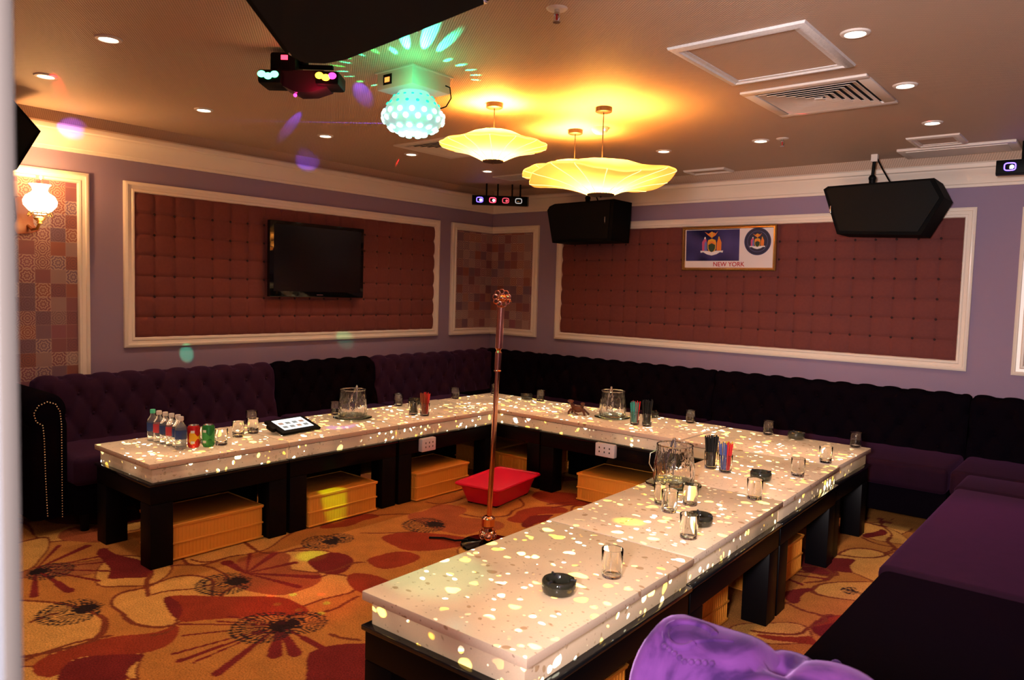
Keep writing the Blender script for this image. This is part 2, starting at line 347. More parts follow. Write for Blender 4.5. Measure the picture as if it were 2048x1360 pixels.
# backlit terrazzo (shell chips glow from the lighting inside the box)
def terrazzo(name, glow, top_only=False):
    m = mat(name, (0.8, 0.7, 0.6), 0.22); t = NT(m); p = pos(t)
    wob = t.n('TexNoise', i_Scale=14.0, i_Detail=1.0); t.l(p, wob.inputs['Vector'])
    vm = t.n('VectorMath', operation='MULTIPLY_ADD'); t.l(wob.outputs['Color'], vm.inputs[0]); vm.inputs[1].default_value = (0.045, 0.045, 0.045); t.l(p, vm.inputs[2])
    def chips(sc, thr, lo, off=0.0):
        mp = t.n('Mapping'); t.l(vm.outputs[0], mp.inputs[0]); mp.inputs[1].default_value = (off, off*1.7, off*0.6); mp.inputs[3].default_value = (1.0, 1.25, 1.3)
        v = t.n('TexVoronoi', i_Scale=sc); t.l(mp.outputs[0], v.inputs['Vector'])
        sp = t.n('SeparateColor'); t.l(v.outputs['Color'], sp.inputs[0])
        rad = t.math('MULTIPLY_ADD', sp.outputs[1], thr*0.6, thr*0.45)
        inside = t.math('SMOOTH_MIN', 1.0, t.math('MAXIMUM', 0.0, t.math('MULTIPLY', t.math('SUBTRACT', rad, v.outputs['Distance']), 14.0)), 0.02)
        return t.math('MULTIPLY', inside, t.math('GREATER_THAN', sp.outputs[0], lo)), sp
    cl = t.n('TexNoise', i_Scale=3.2, i_Detail=2.0); t.l(p, cl.inputs['Vector'])
    clus = t.math('MINIMUM', 1.0, t.math('MAXIMUM', 0.0, t.math('MULTIPLY', t.math('SUBTRACT', cl.outputs[0], 0.41), 7.0)))
    c1, s1 = chips(15.5, 0.43, 0.58); c2, s2 = chips(26.0, 0.42, 0.66, 3.1); c3, s3 = chips(24.0, 0.36, 0.72, 7.3); c4, s4 = chips(60.0, 0.33, 0.7, 1.3)
    speck = t.n('TexNoise', i_Scale=260.0, i_Detail=3.0); t.l(p, speck.inputs['Vector'])
    base = t.mix(speck.outputs[0], (0.90, 0.72, 0.55), (0.76, 0.60, 0.46))
    base = t.mix(t.math('MULTIPLY', c3, 0.75), base, (0.42, 0.22, 0.10)); base = t.mix(t.math('MULTIPLY', c4, 0.6), base, (0.30, 0.16, 0.10))
    t.l(base, t.b.inputs['Base Color'])
    g = t.math('MAXIMUM', t.math('MULTIPLY', c1, clus), t.math('MULTIPLY', c2, t.math('MULTIPLY_ADD', clus, 0.8, 0.12)))
    col = t.ramp(s1.outputs[2], [(0.0, (1.0, 0.45, 0.04)), (0.42, (1.0, 0.62, 0.12)), (0.68, (1.0, 0.88, 0.50)), (1.0, (1.0, 1.0, 0.92))])
    t.l(col, t.b.inputs['Emission Color'])
    soft = t.math('MULTIPLY_ADD', clus, 0.12, 0.09)
    col = t.mix(t.math('MINIMUM', 1.0, t.math('MULTIPLY', g, 3.0)), (1.0, 0.62, 0.30), col); t.l(col, t.b.inputs['Emission Color'])
    nz_g = t.n('SeparateXYZ'); t.l(t.n('NewGeometry').outputs['Normal'], nz_g.inputs[0])
    up_ = t.math('GREATER_THAN', nz_g.outputs[2], 0.5)
    if top_only: g = t.math('MULTIPLY', g, up_); soft = t.math('MULTIPLY', soft, up_)
    t.l(t.math('MAXIMUM', soft, t.math('MULTIPLY', t.math('MULTIPLY', g, t.math('MULTIPLY_ADD', s1.outputs[2], 1.3, 0.35)), glow)), t.b.inputs['Emission Strength'])
    return m
M['stone'] = terrazzo('backlit_terrazzo', 5.5, True); M['band'] = terrazzo('backlit_terrazzo_side', 4.5)

# patchwork wallpaper
m = mat('patchwork_tile_wallpaper', (0.4, 0.2, 0.2), 0.6); t = NT(m); p = pos(t)
sx = t.n('SeparateXYZ'); t.l(p, sx.inputs[0])
u = t.math('DIVIDE', t.math('ADD', sx.outputs[0], sx.outputs[1]), 0.088); v = t.math('DIVIDE', sx.outputs[2], 0.088)
fu = t.math('FLOOR', u); fv = t.math('FLOOR', v); cu = t.math('SUBTRACT', t.math('FRACT', u), 0.5); cv = t.math('SUBTRACT', t.math('FRACT', v), 0.5)
cb = t.n('CombineXYZ'); t.l(fu, cb.inputs[0]); t.l(fv, cb.inputs[1]); wn = t.n('TexWhiteNoise', noise_dimensions='3D'); t.l(cb.outputs[0], wn.inputs[0])
sc_ = t.n('SeparateColor'); t.l(wn.outputs['Color'], sc_.inputs[0])
bc = t.ramp(sc_.outputs[0], [(0.0, (0.23, 0.085, 0.10)), (0.25, (0.28, 0.095, 0.075)), (0.45, (0.20, 0.11, 0.15)), (0.65, (0.30, 0.18, 0.18)), (0.85, (0.25, 0.09, 0.12)), (1.0, (0.32, 0.18, 0.13))], 'CONSTANT')
au = t.math('ABSOLUTE', cu); av = t.math('ABSOLUTE', cv)
rad = t.math('SQRT', t.math('ADD', t.math('MULTIPLY', cu, cu), t.math('MULTIPLY', cv, cv))); dia = t.math('ADD', au, av); sq = t.math('MAXIMUM', au, av)
k1 = t.math('GREATER_THAN', sc_.outputs[1], 0.5); metric = t.math('ADD', t.math('MULTIPLY', k1, rad), t.math('MULTIPLY', t.math('SUBTRACT', 1.0, k1), dia))
rings = t.math('SINE', t.math('ADD', t.math('MULTIPLY', metric, 30.0), t.math('MULTIPLY', t.math('COSINE', t.math('MULTIPLY', t.math('ARCTAN2', cu, cv), 8.0)), 1.2)))
pat = t.math('MULTIPLY', t.math('GREATER_THAN', rings, 0.2), t.math('GREATER_THAN', sc_.outputs[2], 0.25))
colr = t.mix(t.math('MULTIPLY', pat, 0.6), bc, t.mix(t.math('GREATER_THAN', sc_.outputs[1], 0.3), (0.13, 0.06, 0.08), (0.55, 0.38, 0.30)))
colr = t.mix(t.math('MULTIPLY', t.math('GREATER_THAN', sq, 0.475), 0.3), colr, (0.42, 0.28, 0.26))
t.l(colr, t.b.inputs['Base Color'])
M['paper'] = m

# carpet: colours come with the woven pattern (mesh colour attribute)
m = mat('woven_floral_carpet', (0.5, 0.3, 0.1), 0.95, spec=0.1); t = NT(m)
at_ = t.n('Attribute', attribute_name='weave'); nz = t.n('TexNoise', i_Scale=150.0, i_Detail=3.0); t.l(pos(t), nz.inputs['Vector'])
nz2 = t.n('TexNoise', i_Scale=9.0, i_Detail=3.0); t.l(pos(t), nz2.inputs['Vector'])
c = t.mix(0.75, at_.outputs['Color'], t.ramp(nz.outputs[0], [(0.3, (0.45, 0.45, 0.45)), (0.7, (1.35, 1.35, 1.35))]), 'MULTIPLY')
c = t.mix(0.5, c, t.ramp(nz2.outputs[0], [(0.3, (0.72, 0.72, 0.72)), (0.7, (1.2, 1.2, 1.2))]), 'MULTIPLY')
t.l(c, t.b.inputs['Base Color']); t.bump(nz.outputs[0], 0.6, 0.006)
M['carpet'] = m

# ------------------------------------------------------------------ the room
CZ = 2.48; XR = 5.48; YF = -5.86
def struct(name, mb, mt, **k):
    o = mb.build(name, mt, **k); o['kind'] = 'structure'; return o
struct('ceiling', MB().box((-0.2, YF-0.2, CZ), (XR+0.2, 0.2, CZ+0.1)), M['ceil'])
struct('wall_left', MB().box((-0.15, YF-0.15, 0), (0, 0.15, CZ)), M['wall'])
struct('wall_back', MB().box((0, 0, 0), (XR+0.15, 0.15, CZ)), M['wall'])
struct('wall_right', MB().box((XR, YF-0.15, 0), (XR+0.15, 0, CZ)), M['wall'])
struct('wall_front', MB().box((0, YF-0.13, 0), (4.72, YF, CZ)).box((4.72, YF-0.13, 2.2), (XR, YF, CZ)), M['wall'])
door = struct('door_1', MB().box((4.72, -5.905, 0), (4.7795, -5.8640, 2.2), 0.001), M['brushed'])
tag(MB().box((4.7600, -5.8645, 0.0), (4.7800, -5.8546, 2.2), 0.0005).build('jamb_edge', M['jambedge'], door), 'dull brown door frame edge')
# crown moulding, two wall runs, and the mesh strip over it
CP = [(0, 2.25), (.018, 2.25), (.022, 2.268), (.03, 2.272), (.034, 2.29), (.055, 2.335), (.075, 2.352), (.08, 2.366), (.094, 2.372), (.098, 2.385), (.098, 2.398), (.088, 2.409), (0, 2.409)]
def crown_left():
    mb = MB(); n = len(CP); vs = [(d, YF, z) for d, z in CP]+[(d, -d, z) for d, z in CP]
    return mb.add(vs, [(i, (i+1) % n, (i+1) % n+n, i+n) for i in range(n)]+[tuple(range(n))])
def crown_back():
    mb = MB(); n = len(CP); vs = [(d, -d, z) for d, z in CP]+[(XR, -d, z) for d, z in CP]
    return mb.add(vs, [(i, (i+1) % n, (i+1) % n+n, i+n) for i in range(n)]+[tuple(range(n, 2*n))])
struct('trim_1', crown_left(), M['white']); struct('trim_2', crown_back(), M['white'])
struct('trim_3', MB().box((0, YF, 2.409), (0.07, 0, CZ)), M['ceil']); struct('trim_4', MB().box((0.07, -0.07, 2.409), (XR, 0, CZ)), M['ceil'])

# ---- carpet with its woven pattern
CP_=[
('b',[(1.74,-3.86),(1.78,-3.75),(1.93,-3.72),(2.05,-3.78),(2.1,-3.87),(2.2,-3.77),(2.31,-3.81),(2.38,-3.94),(2.32,-4.09),(2.16,-4.14),(1.99,-4.13),(1.86,-4.0)]),
('r',[(2.02,-4.47),(1.98,-4.42),(2.04,-4.34),(2.17,-4.24),(2.27,-4.12),(2.4,-4.05),(2.55,-4.06),(2.6,-4.12),(2.45,-4.23),(2.35,-4.38),(2.3,-4.49),(2.23,-4.51),(2.11,-4.5)]),
('m',[(2.04,-4.48),(1.98,-4.42),(2.02,-4.39),(2.13,-4.42),(2.22,-4.48),(2.22,-4.51),(2.12,-4.51)]),
('r',[(2.19,-5.07),(2.2,-4.95),(2.18,-4.77),(2.26,-4.63),(2.26,-4.54),(2.32,-4.53),(2.41,-4.57),(2.45,-4.65),(2.41,-4.74),(2.34,-4.83),(2.31,-4.92),(2.39,-5.02),(2.29,-5.09)]),
('m',[(2.39,-5.05),(2.32,-4.94),(2.33,-4.84),(2.39,-4.76),(2.45,-4.74),(2.49,-4.81),(2.58,-4.88),(2.59,-5.0)]),
('m',[(2.88,-4.31),(2.9,-4.19),(2.97,-4.11),(3.07,-4.01),(3.2,-4.09),(3.37,-4.28),(3.17,-4.5),(3.03,-4.43)]),
('m',[(1.1,-4.4),(1.1,-4.35),(1.31,-4.33),(1.47,-4.28),(1.63,-4.36),(1.66,-4.44),(1.58,-4.52),(1.49,-4.46),(1.33,-4.45)]),
('b',[(0.73,-4.44),(0.66,-4.36),(0.67,-4.27),(0.75,-4.19),(1.01,-4.31),(0.91,-4.44)]),
('r',[(2.39,-3.75),(2.34,-3.67),(2.41,-3.61),(2.54,-3.6),(2.66,-3.67),(2.64,-3.77),(2.52,-3.8)]),
('r',[(1.59,-3.31),(1.55,-3.16),(1.58,-2.98),(1.75,-2.92),(1.72,-3.09),(1.7,-3.25),(1.67,-3.37)]),
('b',[(1.83,-2.76),(1.75,-2.57),(1.83,-2.45),(1.97,-2.43),(2.07,-2.49),(2.11,-2.59),(2.25,-2.51),(2.35,-2.53),(2.4,-2.62),(2.4,-2.76),(2.31,-2.88),(2.12,-2.92),(1.92,-2.84)]),
('r',[(2.03,-3.16),(2.02,-3.06),(2.17,-2.96),(2.37,-2.87),(2.46,-2.82),(2.5,-2.94),(2.42,-3.12),(2.32,-3.26),(2.17,-3.25)]),
('r',[(2.27,-2.47),(2.28,-2.3),(2.26,-2.13),(2.36,-1.98),(2.48,-1.97),(2.51,-2.07),(2.42,-2.21),(2.48,-2.38),(2.39,-2.47)]),
('m',[(2.42,-2.42),(2.38,-2.3),(2.45,-2.19),(2.51,-2.1),(2.52,-2.29),(2.55,-2.46),(2.49,-2.49)]),
('r',[(2.06,-1.89),(2.03,-1.77),(2.16,-1.67),(2.4,-1.58),(2.56,-1.72),(2.42,-1.92),(2.28,-1.97)]),
('r',[(2.21,-3.51),(2.21,-3.4),(2.26,-3.3),(2.35,-3.24),(2.46,-3.3),(2.48,-3.41),(2.38,-3.57)]),
('m',[(2.0,-3.68),(2.01,-3.55),(2.15,-3.5),(2.27,-3.55),(2.34,-3.71),(2.21,-3.8)]),
('m',[(4.11,-2.42),(4.09,-2.3),(4.11,-2.22),(4.15,-2.21),(4.18,-2.31),(4.18,-2.4),(4.15,-2.47)]),
('r',[(4.15,-2.88),(4.22,-2.85),(4.29,-2.79),(4.33,-2.73),(4.36,-2.83),(4.26,-2.88),(4.19,-2.91)]),
('m',[(4.12,-1.88),(4.09,-1.7),(4.14,-1.61),(4.22,-1.59),(4.25,-1.82),(4.18,-1.87)]),
('m',[(4.12,-1.1),(4.1,-0.97),(4.13,-0.89),(4.17,-0.93),(4.18,-1.05),(4.16,-1.14)]),
('r',[(4.28,-2.56),(4.3,-2.48),(4.33,-2.43),(4.34,-2.53),(4.33,-2.64)]),
]
CL=[
[(1.58,-4.25),(1.65,-4.17),(1.75,-4.11),(1.88,-4.11),(1.98,-4.14)],
[(1.89,-4.48),(1.91,-4.39),(2.0,-4.29),(1.99,-4.22)],
[(2.15,-5.06),(2.16,-4.96),(2.14,-4.86),(2.18,-4.76)],
[(2.22,-4.51),(2.27,-4.53),(2.31,-4.6),(2.26,-4.67)],
[(1.79,-4.95),(1.79,-4.88),(1.81,-4.82)],
[(2.09,-3.85),(2.22,-3.79),(2.27,-3.67),(2.26,-3.54)],
[(1.54,-3.79),(1.66,-3.83),(1.77,-3.83),(1.85,-3.75),(1.84,-3.63)],
[(2.82,-4.14),(2.88,-4.13),(2.95,-4.09)],
[(1.58,-4.14),(1.68,-4.11),(1.75,-4.01),(1.74,-3.91)],
[(1.62,-4.37),(1.72,-4.45),(1.9,-4.48)],
[(2.6,-3.82),(2.65,-3.93),(2.62,-4.03)],
[(1.66,-2.55),(1.78,-2.51),(1.84,-2.39),(1.8,-2.29)],
[(2.09,-2.52),(2.2,-2.52),(2.26,-2.38),(2.22,-2.17),(2.11,-2.0)],
[(1.67,-2.99),(1.74,-2.88),(1.84,-2.77)],
[(1.89,-3.24),(2.0,-3.13),(2.09,-3.0)],
[(4.14,-2.47),(4.19,-2.52),(4.24,-2.52),(4.3,-2.55),(4.32,-2.63),(4.3,-2.72),(4.26,-2.79),(4.18,-2.85),(4.14,-2.86)],
[(4.05,-2.59),(4.09,-2.52),(4.13,-2.46)],
[(4.1,-1.58),(4.21,-1.55),(4.3,-1.43),(4.31,-1.3),(4.28,-1.23),(4.2,-1.23),(4.14,-1.14)],
[(3.92,-2.01),(4.05,-1.87),(4.11,-1.87),(4.15,-1.97),(4.15,-2.06),(4.08,-2.16)],
[(4.11,-0.59),(4.15,-0.83),(4.25,-1.07),(4.29,-1.38)],
]
CR=[
((2.59,-4.24),[(2.27,-4.53),(2.39,-4.56),(2.51,-4.66),(2.58,-4.67),(2.63,-4.64),(2.77,-4.62),(2.8,-4.4),(2.85,-4.34),(2.91,-4.24),(2.36,-4.34),(2.37,-4.4)],[0.012,0.012,0.014,0.022,0.012,0.035,0.05,0.045,0.03,0.012,0.012]),
((1.19,-4.71),[(0.91,-4.51),(1.02,-4.41),(1.23,-4.4),(1.35,-4.4),(1.5,-4.45),(1.56,-4.56),(1.59,-4.7),(1.54,-4.83)],[0.02,0.035,0.02,0.018,0.018,0.018,0.035,0.03]),
((3.89,-2.13),[(4.08,-1.73),(4.14,-1.92),(4.16,-2.02),(4.09,-2.19)],[0.03,0.02,0.02,0.02]),
((3.87,-0.8),[(4.15,-0.61),(4.16,-0.69),(4.16,-0.81)],[0.02,0.02,0.02]),
((2.53,-1.57),[(2.38,-2.01),(2.31,-1.97)],[0.02,0.02]),
((1.97,-4.03),[(1.77,-4.02),(1.74,-3.87),(1.83,-3.78),(2.02,-3.78),(2.26,-3.82),(2.3,-3.95)],[0.05,0.02,0.035,0.03,0.04,0.03]),
]
CU=[
((1.89,-3.45),(1.8,-3.57)),
((2.03,-4.11),(1.99,-4.28)),
((1.84,-4.72),(1.81,-4.89)),
((2.6,-4.24),(2.49,-4.39)),
((2.08,-2.82),(1.98,-2.97)),
((1.23,-4.71),(1.33,-4.61)),
((4.31,-2.09),(4.27,-2.13)),
((2.61,-4.2),(2.69,-4.09)),
((1.88,-3.43),(1.87,-3.32)),
]

def smooth_poly(P, it=2):
    P = np.array(P, float)
    for _ in range(it):
        Q = np.roll(P, -1, 0); P = np.stack([0.75*P+0.25*Q, 0.25*P+0.75*Q], 1).reshape(-1, 2)
    return P
def in_poly(X, Y, P):
    r = np.zeros(X.shape, bool); n = len(P)
    for i in range(n):
        x1, y1 = P[i]; x2, y2 = P[(i+1) % n]
        if y1 == y2: continue
        c = ((y1 > Y) != (y2 > Y)) & (X < (x2-x1)*(Y-y1)/(y2-y1)+x1); r ^= c
    return r
def seg_dist(X, Y, a, b):
    ax, ay = a; bx_, by_ = b; dx, dy = bx_-ax, by_-ay; L = dx*dx+dy*dy+1e-9
    t = np.clip(((X-ax)*dx+(Y-ay)*dy)/L, 0, 1); return np.hypot(X-ax-t*dx, Y-ay-t*dy), t
def make_carpet():
    xs = np.unique(np.round(np.concatenate([np.arange(0, 0.5, .05), np.arange(0.5, 4.66, .0078), np.arange(4.66, XR+.04, .05)]), 4)); xs[-1] = XR
    ys = np.unique(np.round(np.concatenate([np.arange(YF-1.7, -5.25, .05), np.arange(-5.25, -0.75, .0078), np.arange(-0.75, 0, .05), [0]]), 4))
    X, Y = np.meshgrid(xs, ys)
    TAN = np.array((.66, .33, .085)); MID = np.array((.50, .195, .045)); RED = np.array((.29, .040, .018)); MAR = np.array((.17, .018, .018)); BRN = np.array((.40, .13, .045)); BLK = np.array((.022, .012, .014)); LINE = np.array((.21, .045, .02))
    C = np.empty(X.shape+(3,)); C[:] = MID
    wob = 0.02*np.sin(9*X+3*np.sin(7*Y))+0.02*np.sin(11*Y+2*np.sin(8*X)); Xw = X+wob; Yw = Y+0.7*wob
    # background petals where the photo hides the floor: a loose lattice of ellipses
    rg = np.random.RandomState(5)
    for _ in range(75):
        cx, cy = rg.uniform(0, XR), rg.uniform(YF, 0); a = rg.uniform(0, PI); ra, rb = rg.uniform(.16, .34), rg.uniform(.09, .2)
        d = np.hypot(((Xw-cx)*math.cos(a)+(Yw-cy)*math.sin(a))/ra, (-(Xw-cx)*math.sin(a)+(Yw-cy)*math.cos(a))/rb)
        known = (1.4 < cx < 3.4 and cy < -1.9)
        k = rg.rand()
        if known: k = 0.9; ra *= 1.25; rb *= 1.3; d = d/1.27
        C[d < 1] = TAN if k > .45 else (BRN if k > .3 else (RED if k > .1 else MAR))
        C[np.abs(d-1) < .035] = LINE
    for c, P in CP_:
        m_ = in_poly(Xw, Yw, smooth_poly(P)); C[m_] = {'r': RED, 'b': BRN*0.55+RED*0.45, 'm': MAR}[c]
    for P in CL:
        Q = np.array(P, float)
        for _ in range(2):
            A_ = 0.75*Q[:-1]+0.25*Q[1:]; B_ = 0.25*Q[:-1]+0.75*Q[1:]; Q = np.concatenate([Q[:1], np.stack([A_, B_], 1).reshape(-1, 2), Q[-1:]])
        for i in range(len(Q)-1):
            d, _t = seg_dist(Xw, Yw, Q[i], Q[i+1]); C[d < .009] = LINE
    for c, E_, w in CR:
        for e, ww in zip(E_, w):
            d, t_ = seg_dist(X, Y, c, e); C[(d < ww*(.25+.75*t_)*0.62)] = MAR*1.15
    for c, e in CU:   # black sea-urchin rosettes, fine radial stitches fanning to one side
        L = math.hypot(e[0]-c[0], e[1]-c[1]); th = math.atan2(e[1]-c[1], e[0]-c[0])
        dx = X-c[0]; dy = Y-c[1]; r = np.hypot(dx, dy); a = np.arctan2(dy, dx)-th; a = (a+PI) % (2*PI)-PI
        ro = 1.15*L*(0.62+0.38*np.cos(a)); ro = np.maximum(ro, .05); q = r/ro
        spk = (np.sin(a*46+2*np.sin(a*3)) > (-0.5+1.1*q)) & (q < 1) & (np.abs(a) < 2.5)
        rings = (np.abs(q-.78) < .035) | (np.abs(q-.93) < .03)
        C[spk | (rings & (q < 1) & (np.sin(a*46) > -.6) & (np.abs(a) < 2.2))] = BLK*1.6
        C[(np.hypot(dx, dy) < L*(.31+.07*np.sin(a*17)))] = BLK
    nx, ny = len(xs), len(ys); V = np.stack([X, Y, np.zeros_like(X)], -1).reshape(-1, 3)
    idx = np.arange(nx*ny).reshape(ny, nx); F = np.stack([idx[:-1, :-1], idx[:-1, 1:], idx[1:, 1:], idx[1:, :-1]], -1).reshape(-1, 4)
    me = bpy.data.meshes.new('floor'); me.vertices.add(len(V)); me.vertices.foreach_set('co', V.astype('f').ravel())
    me.loops.add(F.size); me.loops.foreach_set('vertex_index', F.astype('i').ravel()); me.polygons.add(len(F)); me.polygons.foreach_set('loop_start', np.arange(0, F.size, 4, dtype='i'))
    me.update(calc_edges=True)
    ca = me.color_attributes.new('weave', 'FLOAT_COLOR', 'POINT'); col = np.ones((len(V), 4), 'f'); col[:, :3] = C.reshape(-1, 3); ca.data.foreach_set('color', col.ravel())
    me.materials.append(M['carpet']); o = bpy.data.objects.new('floor', me); COL.objects.link(o); o['kind'] = 'structure'
make_carpet()
struct('baseboard_left', MB().box((0, YF, 0), (0.015, 0, 0.1), 0.003), M['white']); struct('baseboard_back', MB().box((0.015, -0.015, 0), (XR, 0, 0.1), 0.003), M['white'])

# ------------------------------------------------------------------ framed wall panels
FP = [(0, 0), (0, .022), (.012, .030), (.022, .030), (.026, .024), (.046, .020), (.052, .026), (.064, .026), (.070, .016), (.070, 0)]   # (inwards, off the wall)
def frame_mb(u0, u1, z0, z1, fn):
    mb = MB(); n = len(FP); rings = []
    for (cu, cz, su, sz) in ((u0, z0, 1, 1), (u1, z0, -1, 1), (u1, z1, -1, -1), (u0, z1, 1, -1)):
        rings.append([fn(cu+su*a, h, cz+sz*a) for a, h in FP])
    vs = [v for r in rings for v in r]; fs = []
    for k in range(4):
        a = k*n; b = ((k+1) % 4)*n
        for i in range(n): fs.append((a+i, a+(i+1) % n, b+(i+1) % n, b+i))
    return mb.add(vs, fs)
def padded_mb(u0, u1, z0, z1, fn, cell=0.14):
    nu = max(1, round((u1-u0)/cell)); nz_ = max(1, round((z1-z0)/cell)); k = 10
    U = np.linspace(0, nu, nu*k+1); V = np.linspace(0, nz_, nz_*k+1); vs = []; fs = []
    for j in V:
        for i in U:
            fu_ = abs(math.sin(PI*i)); fv_ = abs(math.sin(PI*j)); du = min(i % 1, 1-i % 1); dv = min(j % 1, 1-j % 1)
            h = .002+.008*(fu_*fv_)**.22+.013*(1-math.exp(-(du*du+dv*dv)/.03))+.002*min(1, 10*dv)
            vs.append(fn(u0+(u1-u0)*i/nu, h, z0+(z1-z0)*j/nz_))
    n = len(U)
    for j in range(len(V)-1):
        for i in range(n-1): a = j*n+i; fs.append((a, a+1, a+1+n, a+n))
    return MB().add(vs, fs)
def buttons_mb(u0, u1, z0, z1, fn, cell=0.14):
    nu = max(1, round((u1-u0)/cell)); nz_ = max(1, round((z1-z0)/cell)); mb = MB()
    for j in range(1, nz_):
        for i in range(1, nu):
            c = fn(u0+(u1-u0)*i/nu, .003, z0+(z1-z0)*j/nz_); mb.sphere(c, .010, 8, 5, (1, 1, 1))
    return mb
fl = lambda u, h, z: (h, u, z)
fb = lambda u, h, z: (u, -h, z)
ZB, ZT = 0.98, 2.112
def padded_panel(u0, u1, fn, label):
    loc = fn((u0+u1)/2, 0, ZB); r = root('padded_wall_panel', label, 'wall panel', loc)
    frame_mb(u0, u1, ZB, ZT, fn).build('frame', M['white'], r, world=True)
    p = padded_mb(u0+.066, u1-.066, ZB+.066, ZT-.066, fn).build('upholstery', M['padded'], r, world=True)
    buttons_mb(u0+.066, u1-.066, ZB+.066, ZT-.066, fn).build('button', M['padbtn_shade'], p, world=False)
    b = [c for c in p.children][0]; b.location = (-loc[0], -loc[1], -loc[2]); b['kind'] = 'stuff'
padded_panel(-3.785, -0.798, fl, 'long white-framed brown-red buttoned wall panel behind the television')
padded_panel(0.872, 4.430, fb, 'long white-framed brown-red buttoned wall panel with the coat of arms picture hung on it')
# corner wallpaper panel wraps the corner
r = root('wallpaper_panel', 'white-framed patchwork wallpaper panel folded around the corner of the room', 'wall panel', (0, 0, ZB))
MB().box((0.001, -0.56, ZB+.066), (0.006, -0.006, ZT-.066)).box((0.001, -0.006, ZB+.066), (0.572, -0.001, ZT-.066)).build('wallpaper', M['paper'], r, world=True)
mb = MB()
def frame_path(u_end, fn, other):
    n = len(FP); out_ = []
    for (cu, cz, su, sz, corner) in ((0, ZB, 0, 1, True), (u_end, ZB, -1 if u_end > 0 else 1, 1, False), (u_end, ZT, -1 if u_end > 0 else 1, -1, False), (0, ZT, 0, -1, True)):
        if corner: out_.append([(h, -h, cz+sz*a) for a, h in FP])
        else: out_.append([fn(cu+su*a, h, cz+sz*a) for a, h in FP])
    vs = [v for q in out_ for v in q]; fs = []
    for k in range(3):
        for i in range(n): fs.append((k*n+i, k*n+(i+1) % n, (k+1)*n+(i+1) % n, (k+1)*n+i))
    mb.add(vs, fs)
frame_path(-0.627, fl, 0); frame_path(0.638, fb, 0)
mb.build('frame', M['white'], r, world=True)
def paper_panel(u0, u1, z0, z1, fn, label):
    loc = fn((u0+u1)/2, 0, z0); r = root('wallpaper_panel', label, 'wall panel', loc)
    frame_mb(u0, u1, z0, z1, fn).build('frame', M['white'], r, world=True)
    a = fn(u0+.066, .001, z0+.066); b = fn(u1-.066, .006, z1-.066)
    MB().box([min(a[i], b[i]) for i in range(3)], [max(a[i], b[i]) for i in range(3)]).build('wallpaper', M['paper'], r, world=True)
paper_panel(-5.30, -4.004, 0.45, 2.125, fl, 'white-framed orange patchwork wallpaper panel behind the glowing wall sconce')
paper_panel(4.690, 5.38, ZB, 2.1, fb, 'white-framed wallpaper panel cut off by the right edge of the photo')

# ------------------------------------------------------------------ ceiling fittings
for x, y, lb in DL:
    r = root('recessed_downlight', lb, 'ceiling light', (x, y, CZ), group='round recessed ceiling downlights')
    if x == DL[0][0]:
        MB().lathe([(.036, -.002), (.040, -.008), (.052, -.006), (.056, -.001), (.056, 0)], n=28).build('trim_ring', M['vent'], r)
        MB().lathe([(0.0001, -.004), (.037, -.003)], n=24).build('lens', M['dl'], r); dl0 = r
    else:
        for ch in dl0.children: c = ch.copy(); COL.objects.link(c); c.parent = r
def sprinkler(x, y, lb):
    r = root('fire_sprinkler', lb, 'sprinkler', (x, y, CZ))
    MB().lathe([(.0001, -.003), (.022, -.006), (.036, -.004), (.040, 0)], n=24).build('escutcheon', M['vent'], r)
    MB().cyl((0, 0, 0), (0, 0, -.022), .010, 12).tube([(.009, 0, -.02), (.012, 0, -.034), (.004, 0, -.048)], .0025, 6).tube([(-.009, 0, -.02), (-.012, 0, -.034), (-.004, 0, -.048)], .0025, 6).cyl((0, 0, -.046), (0, 0, -.05), .014, 12).build('head', M['chrome'], r)
    MB().cyl((0, 0, -.02), (0, 0, -.046), .0035, 8).build('glass_bulb', M['ink_red'], r)
sprinkler(3.607, -3.773, 'chrome fire sprinkler at the top centre of the photo, nearest the camera')
sprinkler(3.48, -1.141, 'small distant fire sprinkler beside a downlight, left of the right loudspeaker')
r = root('smoke_detector', 'small round white smoke detector lit orange behind the pendant cord', 'smoke detector', (2.654, -2.022, CZ))
MB().lathe([(.0001, -.038), (.03, -.036), (.044, -.025), (.052, -.012), (.055, 0)], n=28).build('body', M['white_flat'], r)
MB().sphere((.045, -.018, -.02), .005).build('indicator', M['led_blue'], r)

def hatch(cx, cy, a, b, lb, frame_m, w=.06):
    r = root('access_hatch', lb, 'ceiling hatch', (cx, cy, CZ)); h = .016; a /= 2; b /= 2
    mb = MB(); prof = [(0, 0), (0.004, -h*.6), (w*.35, -h), (w*.6, -h), (w*.7, -h*.6), (w, -h*.5), (w, 0)]
    rings = [[(sx_*(a-q), sy_*(b-q), z) for q, z in prof] for sx_, sy_ in ((-1, -1), (1, -1), (1, 1), (-1, 1))]
    n = len(prof); vs = [v for q in rings for v in q]; fs = []
    for k in range(4):
        for i in range(n-1): fs.append((k*n+i, k*n+i+1, ((k+1) % 4)*n+i+1, ((k+1) % 4)*n+i))
    mb.add(vs, fs).build('frame', frame_m, r)
    MB().box((-a+w*.9, -b+w*.9, -.004), (a-w*.9, b-w*.9, 0)).build('panel', M['ceil'], r)
hatch(4.008, -2.828, .57, .66, 'square ceiling hatch with a shiny silver frame, nearest the camera', M['silver'])
hatch(2.535, -.21, .36, .20, 'small flat white-framed ceiling hatch between the pendants and the right loudspeaker', M['vent'], .03)
hatch(4.27, -.61, .30, .31, 'small pale ceiling hatch just behind the long pale ceiling vent at the right', M['vent'], .05)
